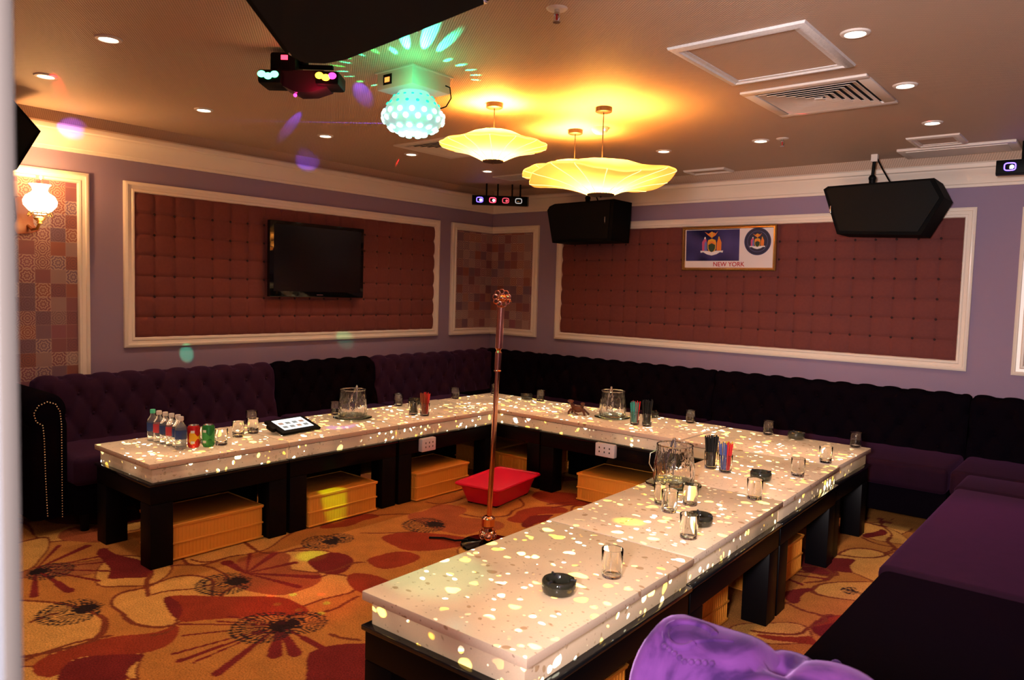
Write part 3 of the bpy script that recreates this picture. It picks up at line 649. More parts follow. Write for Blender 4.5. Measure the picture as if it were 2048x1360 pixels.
def square_vent(cx, cy, s, lb, rotz=0.0):
    r = root('air_vent', lb, 'air vent', (cx, cy, CZ), rotz, group='square louvred ceiling air vents'); s /= 2; w = .055
    MB().box((-s, -s, -.012), (s, -s+w, 0), .003).box((-s, s-w, -.012), (s, s, 0), .003).box((-s, -s+w, -.012), (-s+w, s-w, 0), .003).box((s-w, -s+w, -.012), (s, s-w, 0), .003).build('frame', M['vent'], r)
    MB().box((-s+w, -s+w, -.001), (s-w, s-w, 0)).build('duct_opening', M['dark'], r)
    q = s-w-.012; k = 0
    while q > .03:
        mb = MB(); p = [(q, -.0135), (q-.027, -.0035), (q-.026, -.0015), (q+.002, -.0115)]
        rings = [[(sx_*max(a, .004), sy_*max(a, .004), z) for a, z in p] for sx_, sy_ in ((-1, -1), (1, -1), (1, 1), (-1, 1))]
        vs = [v for x_ in rings for v in x_]
        fs = [(kk*4+i, kk*4+(i+1) % 4, ((kk+1) % 4)*4+(i+1) % 4, ((kk+1) % 4)*4+i) for kk in range(4) for i in range(4)]
        mb.add(vs, fs).build('louvre', M['vent'], r); q -= .036; k += 1
    MB().box((-.02, -.02, -.014), (.02, .02, -.009)).build('centre_plate', M['vent'], r)
square_vent(3.996, -2.04, .60, 'large square louvred ceiling air vent beside the silver-framed hatch')
square_vent(1.385, -2.05, .60, 'square ceiling air vent partly hidden behind the leftmost pendant lamp')
r = root('ceiling_grille', 'narrow finely slatted ceiling grille half hidden behind the low wide pendant lamp', 'air vent', (1.15, -.72, CZ))
mb = MB().box((-.42, -.13, -.01), (.42, -.11, 0)).box((-.42, .11, -.01), (.42, .13, 0)).box((-.42, -.11, -.01), (-.40, .11, 0)).box((.40, -.11, -.01), (.42, .11, 0)); mb.build('frame', M['vent'], r)
mb = MB()
for i in range(38): mb.box((-.395+i*.021, -.11, -.009), (-.385+i*.021, .11, -.002))
mb.build('slats', M['vent'], r); MB().box((-.40, -.11, -.0015), (.40, .11, 0)).build('duct_opening', M['dark'], r)
r = root('ceiling_grille', 'plain pale rectangular ceiling panel against the crown moulding above the corner', 'air vent', (1.35, -.36, CZ))
MB().box((-.35, -.10, -.015), (.35, .10, 0), .004).build('frame', M['vent'], r); MB().box((-.31, -.07, -.018), (.31, .07, -.014)).build('panel', M['vent'], r)
r = root('ceiling_grille', 'long pale rectangular ceiling panel close to the crown moulding at the right', 'air vent', (4.33, -.245, CZ))
MB().box((-.34, -.165, -.018), (.34, .165, 0), .004).build('frame', M['vent'], r); MB().box((-.29, -.125, -.022), (.29, .125, -.016)).build('panel', M['vent'], r)

# ------------------------------------------------------------------ pendant lamps
def pendant(x, y, z, Rr, h, lb, warp=0.0, tilt=0.0):
    r = root('pendant_lamp', lb, 'pendant lamp', (x, y, CZ), group='warm lotus-shaped pendant lamps'); zz = z-CZ
    MB().lathe([(.0001, -.028), (.040, -.028), (.046, -.024), (.046, 0)], n=32).build('canopy', M['darkbrown'], r)
    MB().cyl((0, 0, -.028), (0, 0, zz+h*.9), .0028, 8).build('cord', M['darkbrown'], r)
    prof = [(.19, 0.0), (.30, .10), (.45, .22), (.62, .33), (.80, .41), (.93, .455), (.995, .49), (1.0, .52), (.985, .55), (.90, .60), (.76, .66), (.62, .74), (.52, .83), (.42, .92), (.32, .975), (.24, 1.0)]
    N = 96; vs = []; fs = []
    for j, (rr, q) in enumerate(prof):
        for i in range(N):
            t = 2*PI*i/N; f = 1+.008*math.cos(14*t)*rr+warp*.05*math.sin(2*t+1)*rr; dz = h*.012*math.cos(14*t)*rr+warp*h*.16*math.sin(3*t+.5)*rr**2+tilt*rr*Rr*math.cos(t+.6)
            vs.append((Rr*rr*f*math.cos(t), Rr*rr*f*math.sin(t), zz+h*q+dz))
    for j in range(len(prof)-1):
        for i in range(N): fs.append((j*N+i, j*N+(i+1) % N, (j+1)*N+(i+1) % N, (j+1)*N+i))
    MB().add(vs, fs).build('lamp_shade', M['shade'], r, fixn=False)
    for k in range(14):
        i = round(N*k/14) % N; pts = [Vector(vs[j*N+i])*1.0 for j in range(0, 8)]
        MB().tube([(p_.x, p_.y, p_.z-.001) for p_ in pts], .0022, 5).build('wire_rib', M['shade_rib'], r)
    MB().lathe([(.0001, 0), (.19*Rr, 0), (.20*Rr, .006), (.19*Rr, .012), (.0001, .012)], (0, 0, zz-.006+0*h), n=32).sphere((0, 0, zz-.012), .006, 8, 6).build('bottom_cap', M['darkbrown'], r)
    MB().torus((0, 0, zz+h), .24*Rr, .004, n=28).cyl((-.24*Rr, 0, zz+h), (.24*Rr, 0, zz+h), .003, 6).cyl((0, -.24*Rr, zz+h), (0, .24*Rr, zz+h), .003, 6).build('shade_spider', M['darkbrown'], r)
pendant(*PEND[0], 'leftmost lotus-shaped pendant lamp with a smooth glowing yellow shade, hung alone')
pendant(*PEND[1], 'widest and lowest pendant lamp with a wavy yellow shade, in front of another', 1.0, .03)
pendant(*PEND[2], 'farthest pendant lamp on the short middle cord, its shade mostly hidden behind the widest one', .6)

# ------------------------------------------------------------------ disco lights
r = root('disco_ball_light', 'white box stage light with a milky aqua crystal dome under the ceiling', 'stage light', (bx, by, CZ))
MB().box((-.125, -.125, -.085), (.125, .125, 0), .004).box((-.135, -.135, -.006), (.135, .135, 0)).build('housing', M['white_flat'], r)
dd = MB().box((-.078, -.127, -.066), (-.018, -.124, -.018)).build('display', M['blk_plastic'], r); MB().box((-.066, -.1285, -.055), (-.032, -.1268, -.032)).build('digits', M['amber_disp'], dd)
MB().tube([(.127, .09, -.05), (.148, .10, -.06), (.152, .105, -.11), (.135, .09, -.15), (.11, .075, -.16)], .0035, 6).build('cable', M['blk_plastic'], r)
dp = [(.075, -.085), (.080, -.095), (.112, -.125), (.140, -.175), (.150, -.205), (.146, -.228), (.118, -.258), (.070, -.282), (.0001, -.290)]
MB().lathe(dp, n=18).build('dome', M['dome'], r)
lens_proto = {}
for row, (rr, zz, n_, s_, slope, mt) in enumerate([(.099, -.110, 16, .0075, .9, 'dome_lens_g'), (.127, -.147, 16, .009, .6, 'dome_lens_g'), (.149, -.192, 16, .0135, .15, 'dome_lens'), (.148, -.224, 16, .014, -.45, 'dome_lens'), (.112, -.263, 14, .015, -1.1, 'dome_lens'), (.060, -.287, 8, .016, -1.35, 'dome_lens')]):
    for i in range(n_):
        t0 = 2*PI*(i+.5*(row % 2))/n_
        if row not in lens_proto:
            o = MB().sphere((0, 0, 0), s_, 10, 6, (.45, 1, 1)).build('lens', M[mt], r); lens_proto[row] = o
        else:
            o = lens_proto[row].copy(); COL.objects.link(o)
        o.parent = r; o.location = (rr*math.cos(t0), rr*math.sin(t0), zz); o.rotation_euler = (0, -slope if slope > 0 else -slope, t0)
# spider beam light
ry = 0.6919
r = root('spider_beam_light', 'black twin-head stage light with glowing green and red lamps below the big ceiling speaker', 'stage light', (2.39, -4.01, CZ), ry)
MB().cyl((0, 0, 0), (0, 0, -.06), .02, 12).box((-.10, -.012, -.075), (.13, .012, -.058), .003).build('bracket', M['blk_plastic'], r)
MB().box((-.135, -.06, -.115), (-.02, .06, -.02), .012).build('control_box', M['blk_plastic'], r)
MB().box((-.085, -.064, -.055), (-.055, -.059, -.035), .002).build('display', M['led_red'], r)
MB().prism([(-.10, -.10), (-.08, -.165), (-.02, -.192), (.05, -.188), (.115, -.165), (.135, -.11), (.10, -.095)], -.06, .06, ax='y').build('body', mat('glossy_dark_case', (.03, .008, .02), .25), r)
for s_, x0 in ((-1, -.125), (1, .125)):
    h_ = MB().box((x0-.052, -.095, -.165), (x0+.052, .045, -.105), .012).build('lamp_head', M['blk_plastic'], r)
    cols = ['led_green', 'led_green', 'led_green'] if s_ < 0 else ['led_amber', 'led_amber', 'led_magenta']
    for k, c in enumerate(cols):
        lx = x0-.028+.028*k-.004; MB().sphere((0, 0, 0), .018, 16, 10, (1, .35, .8)).build('lamp_lens', M[c], h_)
        h_.children[-1].location = (lx, -.098, -.128-.008*(k % 2))
        h_.children[-1].name = 'lamp_lens'
MB().sphere((-.03, -.03, -.198), .008).build('knob', M['led_magenta'], r)

# LED bars by the crown moulding
def led_bar(loc, rz, lb, cols):
    r = root('led_bar', lb, 'stage light', loc, rz); L = .27
    MB().box((-L, -.04, -.044), (L, .04, .044), .004).build('housing', M['blk_plastic'], r)
    MB().box((L, -.04, -.044), (L+.012, .04, .044), .003).build('end_cap', mat('grey_end_cap', (.08, .07, .07), .4), r)
    for x_ in (-.13, -.02, .12, .2)[:4]:
        MB().cyl((x_, 0, .044), (x_, .0, CZ-loc[2]), .008, 8).build('hanger', M['blk_plastic'], r)
    for k, (rim, core) in enumerate(cols):
        cx = -L+.075+k*.126
        mb = MB(); n = 24; pts = []
        for i in range(n):
            t = 2*PI*i/n; c_, s_ = math.cos(t), math.sin(t); e = .55
            pts.append((cx+.030*abs(c_)**e*(1 if c_ >= 0 else -1), -.042, .023*abs(s_)**e*(1 if s_ >= 0 else -1)))
        mb.tube(pts, .0035, 6, True).build('lens_rim', M[rim], r)
        lens = MB().box((cx-.027, -.0415, -.02), (cx+.027, -.039, .02), .004).build('lens', M['gloss'], r)
        if core: MB().sphere((cx+.010, -.043, -.002), .012, 12, 8, (1, .3, 1)).build('led', M[core], lens)
led_bar((.47, -.44, 2.318), ry+.05, 'black four-lamp light bar with blue and red lamps hung in the room corner', [('led_blue', 'led_core'), ('led_red', 'led_core'), ('led_red_dim', 'led_red_dim'), ('led_white', None)])
led_bar((4.83, -.30, 2.318), .1, 'black light bar with one blue lamp, cut off by the right photo edge', [('led_blue', 'led_core'), ('led_blue', 'led_blue'), ('led_red_dim', None), ('led_white', None)])

# ------------------------------------------------------------------ loudspeakers
r = root('ceiling_loudspeaker', 'huge black loudspeaker hanging from the ceiling at the top left, nearest the camera', 'loudspeaker', (3.6, -4.9, 2.15))
pl = [(3.57, -5.02), (3.213, -4.645), (3.180, -4.568), (3.235, -4.522), (3.336, -4.508), (3.756, -4.560), (4.076, -4.606), (4.36, -5.02), (4.05, -5.30)]
cx = sum(p[0] for p in pl)/len(pl); cy = sum(p[1] for p in pl)/len(pl)
inn = [(p[0]+(cx-p[0])*.12, p[1]+(cy-p[1])*.12) for p in pl]
MB().prism(pl, 2.165, 2.40).build('cabinet', M['cab'], r, world=True, smooth=False)
MB().prism(inn, 2.146, 2.166).build('grille', mat('dark_grille_cloth', (.014, .016, .019), .8, spec=.1), r, world=True, smooth=False)
for p in (inn[1], inn[5], inn[4], inn[6]): MB().sphere((p[0], p[1], 2.152), .010, 12, 8, (1, 1, .6)).build('bolt', M['chrome'], r, world=True)
MB().box((3.7, -4.95, 2.40), (3.8, -4.85, 2.48), .004).build('mount', M['blk_plastic'], r, world=True)
def wall_speaker(poly, y0, y1, lb, loc, badge, brk, rotz=0.0, blue=None):
    r = root('loudspeaker', lb, 'loudspeaker', loc, rotz)
    MB().prism(poly, y0, y1, ax='y', inset=0.0).build('cabinet', M['cab'], r)
    n = len(poly); cxx = sum(p[0] for p in poly)/n; cz = sum(p[1] for p in poly)/n
    MB().prism([(p[0]+(cxx-p[0])*.07, p[1]+(cz-p[1])*.10) for p in poly], y0-.008, y0+.002, ax='y').build('grille', M['blk_plastic'], r)
    MB().box((badge[0], y0-.011, badge[1]), (badge[0]+.008, y0-.007, badge[1]+.055), .001).build('badge', M['chrome'], r)
    x_, zt, zc = brk
    b = MB().cyl((x_, (y0+y1)/2, zt), (x_, (y0+y1)/2, zt+.05), .022, 14).sphere((x_, (y0+y1)/2, zt+.055), .026).cyl((x_, (y0+y1)/2, zt+.07), (x_+.01, (y0+y1)/2, zc), .011, 10).build('bracket', M['blk_plastic'], r)
    MB().box((x_-.012, (y0+y1)/2-.02, zc-.05), (x_+.03, (y0+y1)/2+.02, zc)).build('ceiling_clamp', M['vent'], b)
    MB().tube([(x_+.02, (y0+y1)/2, zc-.02), (x_+.06, (y0+y1)/2, zc-.10), (x_+.13, (y0+y1)/2-.01, zt)], .006, 6).build('safety_cable', M['blk_plastic'], r)
wall_speaker([(-.385, .155), (-.355, .175), (.318, .186), (.385, .055), (.26, -.185), (-.275, -.165)], -.13, .17, 'black trapezoid loudspeaker overlapping the right end of the buttoned panel', (3.915, -.30, 2.082), (-.33, -.02), (-.10, .178, .398))
wall_speaker([(-.385, .12), (-.36, .155), (-.30, .175), (.335, .185), (.32, -.175), (-.315, -.18)], -.13, .17, 'black trapezoid loudspeaker under the widest pendant lamp, right of the room corner', (1.45, -.32, 2.078), (.25, -.02), (-.04, .175, .402))
r = root('loudspeaker', 'black loudspeaker corner jutting from behind the silver door frame at the left', 'loudspeaker', (.25, -4.55, 2.28))
MB().prism([(-4.75, 2.44), (-4.535, 2.435), (-4.398, 2.286), (-4.522, 2.05), (-4.78, 2.10)], .10, .38, ax='x').build('cabinet', M['cab'], r, world=True, smooth=False)
MB().prism([(-4.74, 2.42), (-4.54, 2.412), (-4.42, 2.286), (-4.53, 2.08), (-4.76, 2.12)], .38, .388, ax='x').build('grille', M['blk_plastic'], r, world=True, smooth=False)
MB().cyl((.0, -4.6, 2.25), (.12, -4.6, 2.25), .02).build('bracket', M['blk_plastic'], r, world=True)

# ------------------------------------------------------------------ television, picture, sconce
r = root('television', 'flat black television switched off, mounted on the left buttoned panel', 'television', (.08, -2.262, 1.64))
MB().box((.055, -2.725, 1.345), (.095, -1.80, 1.945), .006).build('bezel', M['gloss'], r, world=True)
MB().box((.094, -2.69, 1.39), (.0965, -1.835, 1.915)).build('screen', mat('screen_off', (.004, .004, .005), .18), r, world=True)
MB().box((.094, -2.285, 1.362), (.0975, -2.225, 1.367)).build('logo_mark', M['chrome'], r, world=True)
MB().box((.0, -2.4, 1.5), (.056, -2.1, 1.8)).build('wall_mount', M['blk_plastic'], r, world=True)

PW, PH = .82, .372
r = root('framed_picture', 'gold-framed NEW YORK flag and round seal picture on the right wall', 'picture', (2.662, -.052, 1.852))
r.rotation_euler = (math.radians(3), 0, 0)
def rect_frame(w, h, t, prof):
    mb = MB(); n = len(prof); w /= 2; h /= 2
    rings = [[(sx_*(w-a), -d, sz_*(h-a)) for a, d in prof] for sx_, sz_ in ((-1, -1), (1, -1), (1, 1), (-1, 1))]
    vs = [v for q in rings for v in q]; fs = [(k*n+i, k*n+(i+1) % n, ((k+1) % 4)*n+(i+1) % n, ((k+1) % 4)*n+i) for k in range(4) for i in range(n)]
    return mb.add(vs, fs)
rect_frame(PW, PH, 0, [(0, -.01), (0, .014), (.006, .018), (.012, .012), (.020, .014), (.026, .006), (.026, -.01)]).build('frame', M['gold'], r)
board = MB().box((-PW/2+.024, -.001, -PH/2+.024), (PW/2-.024, .008, PH/2-.024)).build('print', M['print'], r)
MB().box((-PW/2+.034, -.0022, -PH/2+.082), (.102, -.001, PH/2-.030)).build('flag', M['flag'], r)
def disc(cx, cz, r0, y, n=40, rx=1): return MB().prism([(cx+r0*rx*math.cos(2*PI*i/n), cz+r0*math.sin(2*PI*i/n)) for i in range(n)], y, y+.0006, ax='y')
def arms(cx, cz, s, y, par):
    P = lambda pts, c, dy=0: MB().prism([(cx+a*s, cz+b*s) for a, b in pts], y-dy, y-dy+.0005, ax='y').build('coat_of_arms', M[c], par, smooth=False)
    P([(-.62, .98), (-.30, .80), (-.12, .92), (0, .70), (.14, .92), (.30, .82), (.50, 1.0), (.30, .68), (.10, .56), (0, .48), (-.12, .56), (-.32, .70)], 'p_orange')
    P([(-.12, .92), (0, .98), (.10, .90), (.06, .55), (0, .45), (-.08, .55)], 'p_gold', .0003)
    P([(-.36, .12), (-.30, .32), (0, .42), (.30, .32), (.36, .12), (.34, -.35), (.2, -.62), (0, -.74), (-.2, -.62), (-.34, -.35)], 'p_gold', .0003)
    P([(-.28, .10), (0, .26), (.28, .10), (.26, -.05), (-.26, -.05)], 'p_orange', .0006)
    P([(-.28, -.05), (0, .08), (.28, -.05), (.27, -.34), (.15, -.54), (0, -.62), (-.15, -.54), (-.27, -.34)], 'p_green', .0007)
    P([(-.80, -.50), (-.82, .15), (-.70, .35), (-.58, .52), (-.46, .35), (-.42, .1), (-.40, -.50)], 'p_pink')
    P([(-.62, -.50), (-.60, .10), (-.50, .25), (-.42, .1), (-.40, -.50)], 'p_blue', .0003)
    P([(.40, -.50), (.42, .10), (.50, .35), (.58, .54), (.70, .35), (.80, .12), (.78, -.50)], 'p_orange')
    P([(-.66, .42), (-.60, .58), (-.52, .56), (-.50, .40)], 'p_white', .0006); P([(.52, .42), (.54, .58), (.62, .58), (.66, .40)], 'p_gold', .0006)
    P([(-.95, -.50), (-.30, -.52), (0, -.62), (.30, -.52), (.95, -.50), (.92, -.66), (.70, -.62), (.40, -.78), (0, -.88), (-.40, -.78), (-.70, -.62), (-.92, -.66)], 'p_white', .0009)
arms(-.14, .036, .108, -.0030, board)
seal = disc(.255, .052, .112, -.0022, rx=1.0).build('round_seal', M['p_navy'], board); arms(.255, .050, .068, -.0042, seal)
mb = MB()
for rr in (.110, .084): mb.tube([(.255+rr*math.cos(2*PI*i/48), -.0024, .052+rr*math.sin(2*PI*i/48)) for i in range(48)], .0012, 4, True)
mb.build('seal_ring', M['p_blue'], seal)
tm = text_mesh('NEW YORK', .052, M['ink_red'], ext=.0003); tm.parent = board; tm.location = (.012, -.0025, -PH/2+.052); tm.rotation_euler = (PI/2, 0, 0)
MB().box((-.1, .005, -.05), (.1, .022, .05)).build('hanger', M['dark'], r)

r = root('wall_sconce', 'brass wall sconce with a glowing white oil-lamp glass shade at the left', 'wall lamp', (0.0, -4.37, 1.81))
pts = [(-4.43, 1.92), (-4.395, 1.935), (-4.345, 1.925), (-4.32, 1.90), (-4.335, 1.83), (-4.33, 1.77), (-4.30, 1.735), (-4.345, 1.715), (-4.42, 1.705), (-4.44, 1.74), (-4.42, 1.80), (-4.425, 1.87)]
MB().prism(pts, .008, .03, ax='x').build('back_plate', mat('red_stained_wood', (.28, .06, .02), .3), r, world=True, smooth=False)
MB().tube([(.03, -4.36, 1.76), (.08, -4.355, 1.735), (.14, -4.345, 1.74), (.17, -4.342, 1.775)], .009, 8).lathe([(.0001, 1.765), (.018, 1.77), (.012, 1.782), (.030, 1.795), (.034, 1.803), (.012, 1.812)], (.17, -4.342, 0), 20).build('arm', M['brass'], r, world=True)
mb = MB(); cage = MB()
mb.lathe([(.028, 1.825), (.060, 1.845), (.088, 1.878), (.092, 1.905), (.078, 1.935), (.048, 1.955), (.040, 1.968), (.046, 1.99), (.060, 2.005)], (.17, -4.338, 0), 28).build('glass_shade', M['lampglass'], r, world=True)
MB().lathe([(.022, 1.96), (.022, 2.055)], (.17, -4.338, 0), 20).build('chimney', M['glass'], r, world=True)
mb = MB()
for i in range(8):
    t = 2*PI*i/8; mb.torus((.17+.062*math.cos(t), -4.338+.062*math.sin(t), 1.826), .016, .0022, (math.cos(t), math.sin(t), .4), 14, 5)
mb.torus((.17, -4.338, 1.83), .052, .003, n=24).build('gallery_ring', M['brass'], r, world=True)
lamp('POINT', (.20, -4.338, 2.05), 15, (1.0, 0.50, 0.17), size=.04, name='sconce_bulb')
lamp('POINT', (.20, -4.338, 1.78), 1.8, (1.0, 0.50, 0.17), size=.04, name='sconce_bulb')

# ------------------------------------------------------------------ sofas
def tuft(u, v, w=.165, hh=.13):
    a = u/w+v/hh/2; b = u/w-v/hh/2
    sa = abs(math.sin(PI*a)); sb = abs(math.sin(PI*b)); da = a-round(a); db = b-round(b)
    return 0.5*(sa*sb)**.35+.5*(1-math.exp(-(da*da+db*db)/.03))
def back_mb(L, depth=.26, z0=.36, z1=.835, amp=.036, flat=False):
    prof = [(depth+.03, z0), (depth, z0+.10), (depth-.02, z0+.22), (depth-.035, z0+.33), (depth-.045, z1-.06), (depth-.065, z1-.018), (depth-.11, z1), (depth-.16, z1-.008), (depth-.20, z1-.04), (depth-.215, z1-.10), (depth-.215, z0)]
    P = [Vector((d, z)) for d, z in prof]; pts = []; s = 0; q = []
    for i in range(len(P)-1):
        n = max(2, int((P[i+1]-P[i]).length/.013)) if i < 8 else 2
        for k in range(n): q.append(P[i].lerp(P[i+1], k/n))
    q.append(P[-1])
    for _ in range(3):
        q = [q[0]]+[(q[i-1]+q[i]*2+q[i+1])/4 for i in range(1, len(q)-1)]+[q[-1]]
    S = [0]
    for i in range(1, len(q)): S.append(S[-1]+(q[i]-q[i-1]).length)
    nu = max(8, int(L/.0145)); vs = []; fs = []; np_ = len(q)
    for i in range(nu+1):
        u = L*i/nu; ed = min(u, L-u); pinch = .018*math.exp(-ed/.014)
        for j in range(np_):
            a = q[max(0, j-1)]; b = q[min(np_-1, j+1)]; t = (b-a).normalized(); nrm = Vector((t.y, -t.x))
            if nrm.dot(Vector((1, .6))) < 0 and j < np_*.5: nrm = -nrm
            top = S[j]; wgt = max(0, min(1, (.60-S[j])/.08))
            h = amp*tuft(u-L/2, S[j]+.02)*wgt+amp*.62*(1-wgt)*(.75+.25*abs(math.sin(PI*(u-L/2)/.165)))-amp*.6-pinch
            p = q[j]+nrm*h if j < np_-2 else q[j]
            vs.append((u, -p.x, p.y))
    for i in range(nu):
        for j in range(np_-1): a = i*np_+j; fs.append((a, a+1, a+1+np_, a+np_))
    fs += [tuple(range(np_)), tuple(range(nu*np_, (nu+1)*np_))[::-1]]
    return MB().add(vs, fs)
def sofa_buttons(L, r, m, depth=.26, z0=.36):
    mb = MB(); w, hh = .165, .13
    for row in range(1, 4):
        v = row*hh-.02; zz = z0+v*.985; d = depth+.03-.03*min(1, v/.1)-max(0, v-.1)*.14
        off = 0 if (row*1.0) % 2 == 0 else w/2
        k = -int(L/2/w)-1
        while k*w+off < L/2-.03:
            u = k*w+off+L/2
            if u > .03: mb.sphere((u, -(d-.020), zz), .011, 8, 6)
            k += 1
    o = mb.build('button', m, r); o['kind'] = 'stuff'
def sofa(L, D, loc, rz, lb, mb_back, m_seat, m_base, group, arm=None, seat_w=None, backs=True, tight=False):
    r = root('sofa', lb, 'sofa', loc, rz, group=group)
    if backs:
        b = back_mb(L).build('backrest', mb_back, r); sofa_buttons(L, b, mb_back)
    MB().box((.004, -D+.03, .10), (L-.004, -.05, .29), .02).build('base', m_base, r)
    nS = seat_w or 1
    for k in range(nS):
        MB().box((L*k/nS+.003, -D, .275), (L*(k+1)/nS-.003, -.20, .44), .035, 4).build('seat_cushion', m_seat, r)
    for fx in (.08, L-.08):
        for fy in (-D+.08, -.10): MB().cyl((fx, fy, 0), (fx, fy, .105), .022, 12, .03).build('foot', M['black'], r)
    return r
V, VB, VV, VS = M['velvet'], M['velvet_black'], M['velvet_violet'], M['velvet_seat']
G = 'tufted velvet sofa units lining the walls'
# left wall: local x runs along the wall, local -y into the room (rotz = -90 deg turns -y to... +x side handled by rz = PI/2)
HP = PI/2
# with rz = +90: local x -> +y, local y -> -x ; so -y -> +x (into the room)
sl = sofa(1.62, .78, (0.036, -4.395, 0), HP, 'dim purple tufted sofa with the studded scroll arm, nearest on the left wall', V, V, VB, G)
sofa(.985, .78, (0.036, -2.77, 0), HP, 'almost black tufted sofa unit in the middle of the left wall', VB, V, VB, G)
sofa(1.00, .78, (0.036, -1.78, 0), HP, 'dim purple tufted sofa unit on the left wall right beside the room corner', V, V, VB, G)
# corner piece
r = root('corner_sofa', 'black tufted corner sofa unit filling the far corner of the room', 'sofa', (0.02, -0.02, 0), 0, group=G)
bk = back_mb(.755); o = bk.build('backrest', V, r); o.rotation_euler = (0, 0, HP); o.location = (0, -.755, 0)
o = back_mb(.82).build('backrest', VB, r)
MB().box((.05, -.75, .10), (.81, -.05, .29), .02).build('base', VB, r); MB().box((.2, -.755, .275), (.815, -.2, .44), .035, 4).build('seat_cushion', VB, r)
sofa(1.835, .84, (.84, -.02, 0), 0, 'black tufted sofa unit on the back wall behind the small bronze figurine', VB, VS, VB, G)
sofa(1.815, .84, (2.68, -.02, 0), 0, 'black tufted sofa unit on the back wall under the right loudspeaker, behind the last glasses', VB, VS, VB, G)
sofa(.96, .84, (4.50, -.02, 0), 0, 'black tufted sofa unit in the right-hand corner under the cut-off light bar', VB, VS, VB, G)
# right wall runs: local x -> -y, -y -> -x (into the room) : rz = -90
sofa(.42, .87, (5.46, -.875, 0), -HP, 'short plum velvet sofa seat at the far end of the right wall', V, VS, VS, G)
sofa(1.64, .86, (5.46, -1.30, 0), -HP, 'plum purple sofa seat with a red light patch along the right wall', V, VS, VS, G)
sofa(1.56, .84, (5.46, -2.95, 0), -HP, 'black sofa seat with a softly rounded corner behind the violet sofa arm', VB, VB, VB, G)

# studded scroll arm of the left sofa
def arm_section(n=18, w=.085, top=.70, rr=.108, x_sgn=1, z0=.10):
    # (y offset, z): straight post with a roll leaning outwards (negative)
    pts = [(.10, z0), (.10, .62)]
    for i in range(n+1):
        a = -.35+(PI+1.2)*i/n; pts.append((-.012+rr*math.cos(a), top+rr*math.sin(a)))
    pts += [(-.085, .57), (-.085, z0)]
    return pts
def arm_mb(L, sec, tuft_amp=0.0, w=.15):
    q = []; P = [Vector(p) for p in sec]
    for i in range(len(P)-1):
        n = max(1, int((P[i+1]-P[i]).length/.016))
        for k in range(n): q.append(P[i].lerp(P[i+1], k/n))
    q.append(P[-1]); S = [0]
    for i in range(1, len(q)): S.append(S[-1]+(q[i]-q[i-1]).length)
    nu = int(L/.016); vs = []; fs = []; m = len(q); cen = Vector((0, .6))
    for i in range(nu+1):
        u = L*i/nu; rnd = .03*(1-min(1, u/.03))**2+.03*(1-min(1, (L-u)/.03))**2
        for j in range(m):
            t = (q[min(m-1, j+1)]-q[max(0, j-1)]).normalized(); nrm = Vector((t.y, -t.x))
            h = -rnd
            if tuft_amp: 
                wg = max(0, min(1, (u-.12)/.1)); h += tuft_amp*(tuft(u-.16, S[j]-.62, .19, .17)-.9)*wg
            p = q[j]+nrm*h; vs.append((u, p.x, p.y))
    for i in range(nu):
        for j in range(m-1): a = i*m+j; fs.append((a, a+1, a+1+m, a+m))
    fs += [tuple(range(m)), tuple(range(nu*m, (nu+1)*m))[::-1]]
    return MB().add(vs, fs)
sec = arm_section()
a = arm_mb(.68, sec).build('scroll_arm', VB, sl); a.rotation_euler = (0, 0, -HP); a.location = (-.09, -.03, 0)
# front face with brass studs (in world coordinates, then parented)
def nails():
    path = [(-4.425, .10), (-4.425, .35), (-4.425, .62), (-4.432, .70), (-4.455, .745), (-4.495, .760), (-4.54, .742), (-4.562, .70), (-4.55, .655), (-4.518, .63), (-4.512, .55), (-4.508, .35), (-4.500, .12)]
    P = [Vector(p) for p in path]; out_ = []
    tot = sum((P[i+1]-P[i]).length for i in range(len(P)-1)); step = tot/92; acc = 0; i = 0; cur = P[0]
    for k in range(93):
        d = k*step; s_ = 0
        for i in range(len(P)-1):
            l = (P[i+1]-P[i]).length
            if s_+l >= d-1e-6: out_.append(P[i].lerp(P[i+1], (d-s_)/l)); break
            s_ += l
    return out_
x_face = .704
stud0 = None
for p in nails():
    lx, ly = p.x+4.395, -(x_face-.02)   # world -> sofa local under a quarter turn
    if stud0 is None:
        stud0 = MB().sphere((0, 0, 0), .0042, 8, 6).build('brass_stud', mat('pale_brass_stud', (.95, .72, .45), .25, .8, emis=None), a); o = stud0
    else: o = stud0.copy(); COL.objects.link(o)
    o.parent = a
    # arm local frame: x along the arm (into the room), y across, z up
    o.location = (.684-.0, (p.x+4.485), p.y)
a.location = (-.09, 0.0, 0)
# violet arm in the foreground, end of the right sofa
r = root('sofa_arm_unit', 'bright violet velvet scroll sofa arm in the right foreground, its top buttoned', 'sofa arm', (4.585, -4.65, -.028))
body = arm_mb(.87, [(p[0]*1.15, p[1]*1.0+.015) for p in arm_section(rr=.118, top=.695)], .060).build('rolled_arm', VV, r)
mb = MB()
sp_ = [(-.004, -.055+.050*math.cos(t*.45)*(1-t/18), .705+.050*math.sin(t*.45)*(1-t/18)) for t in range(16)]
mb.tube(sp_, .006, 6)
mb.build('carved_scroll', VV, r)
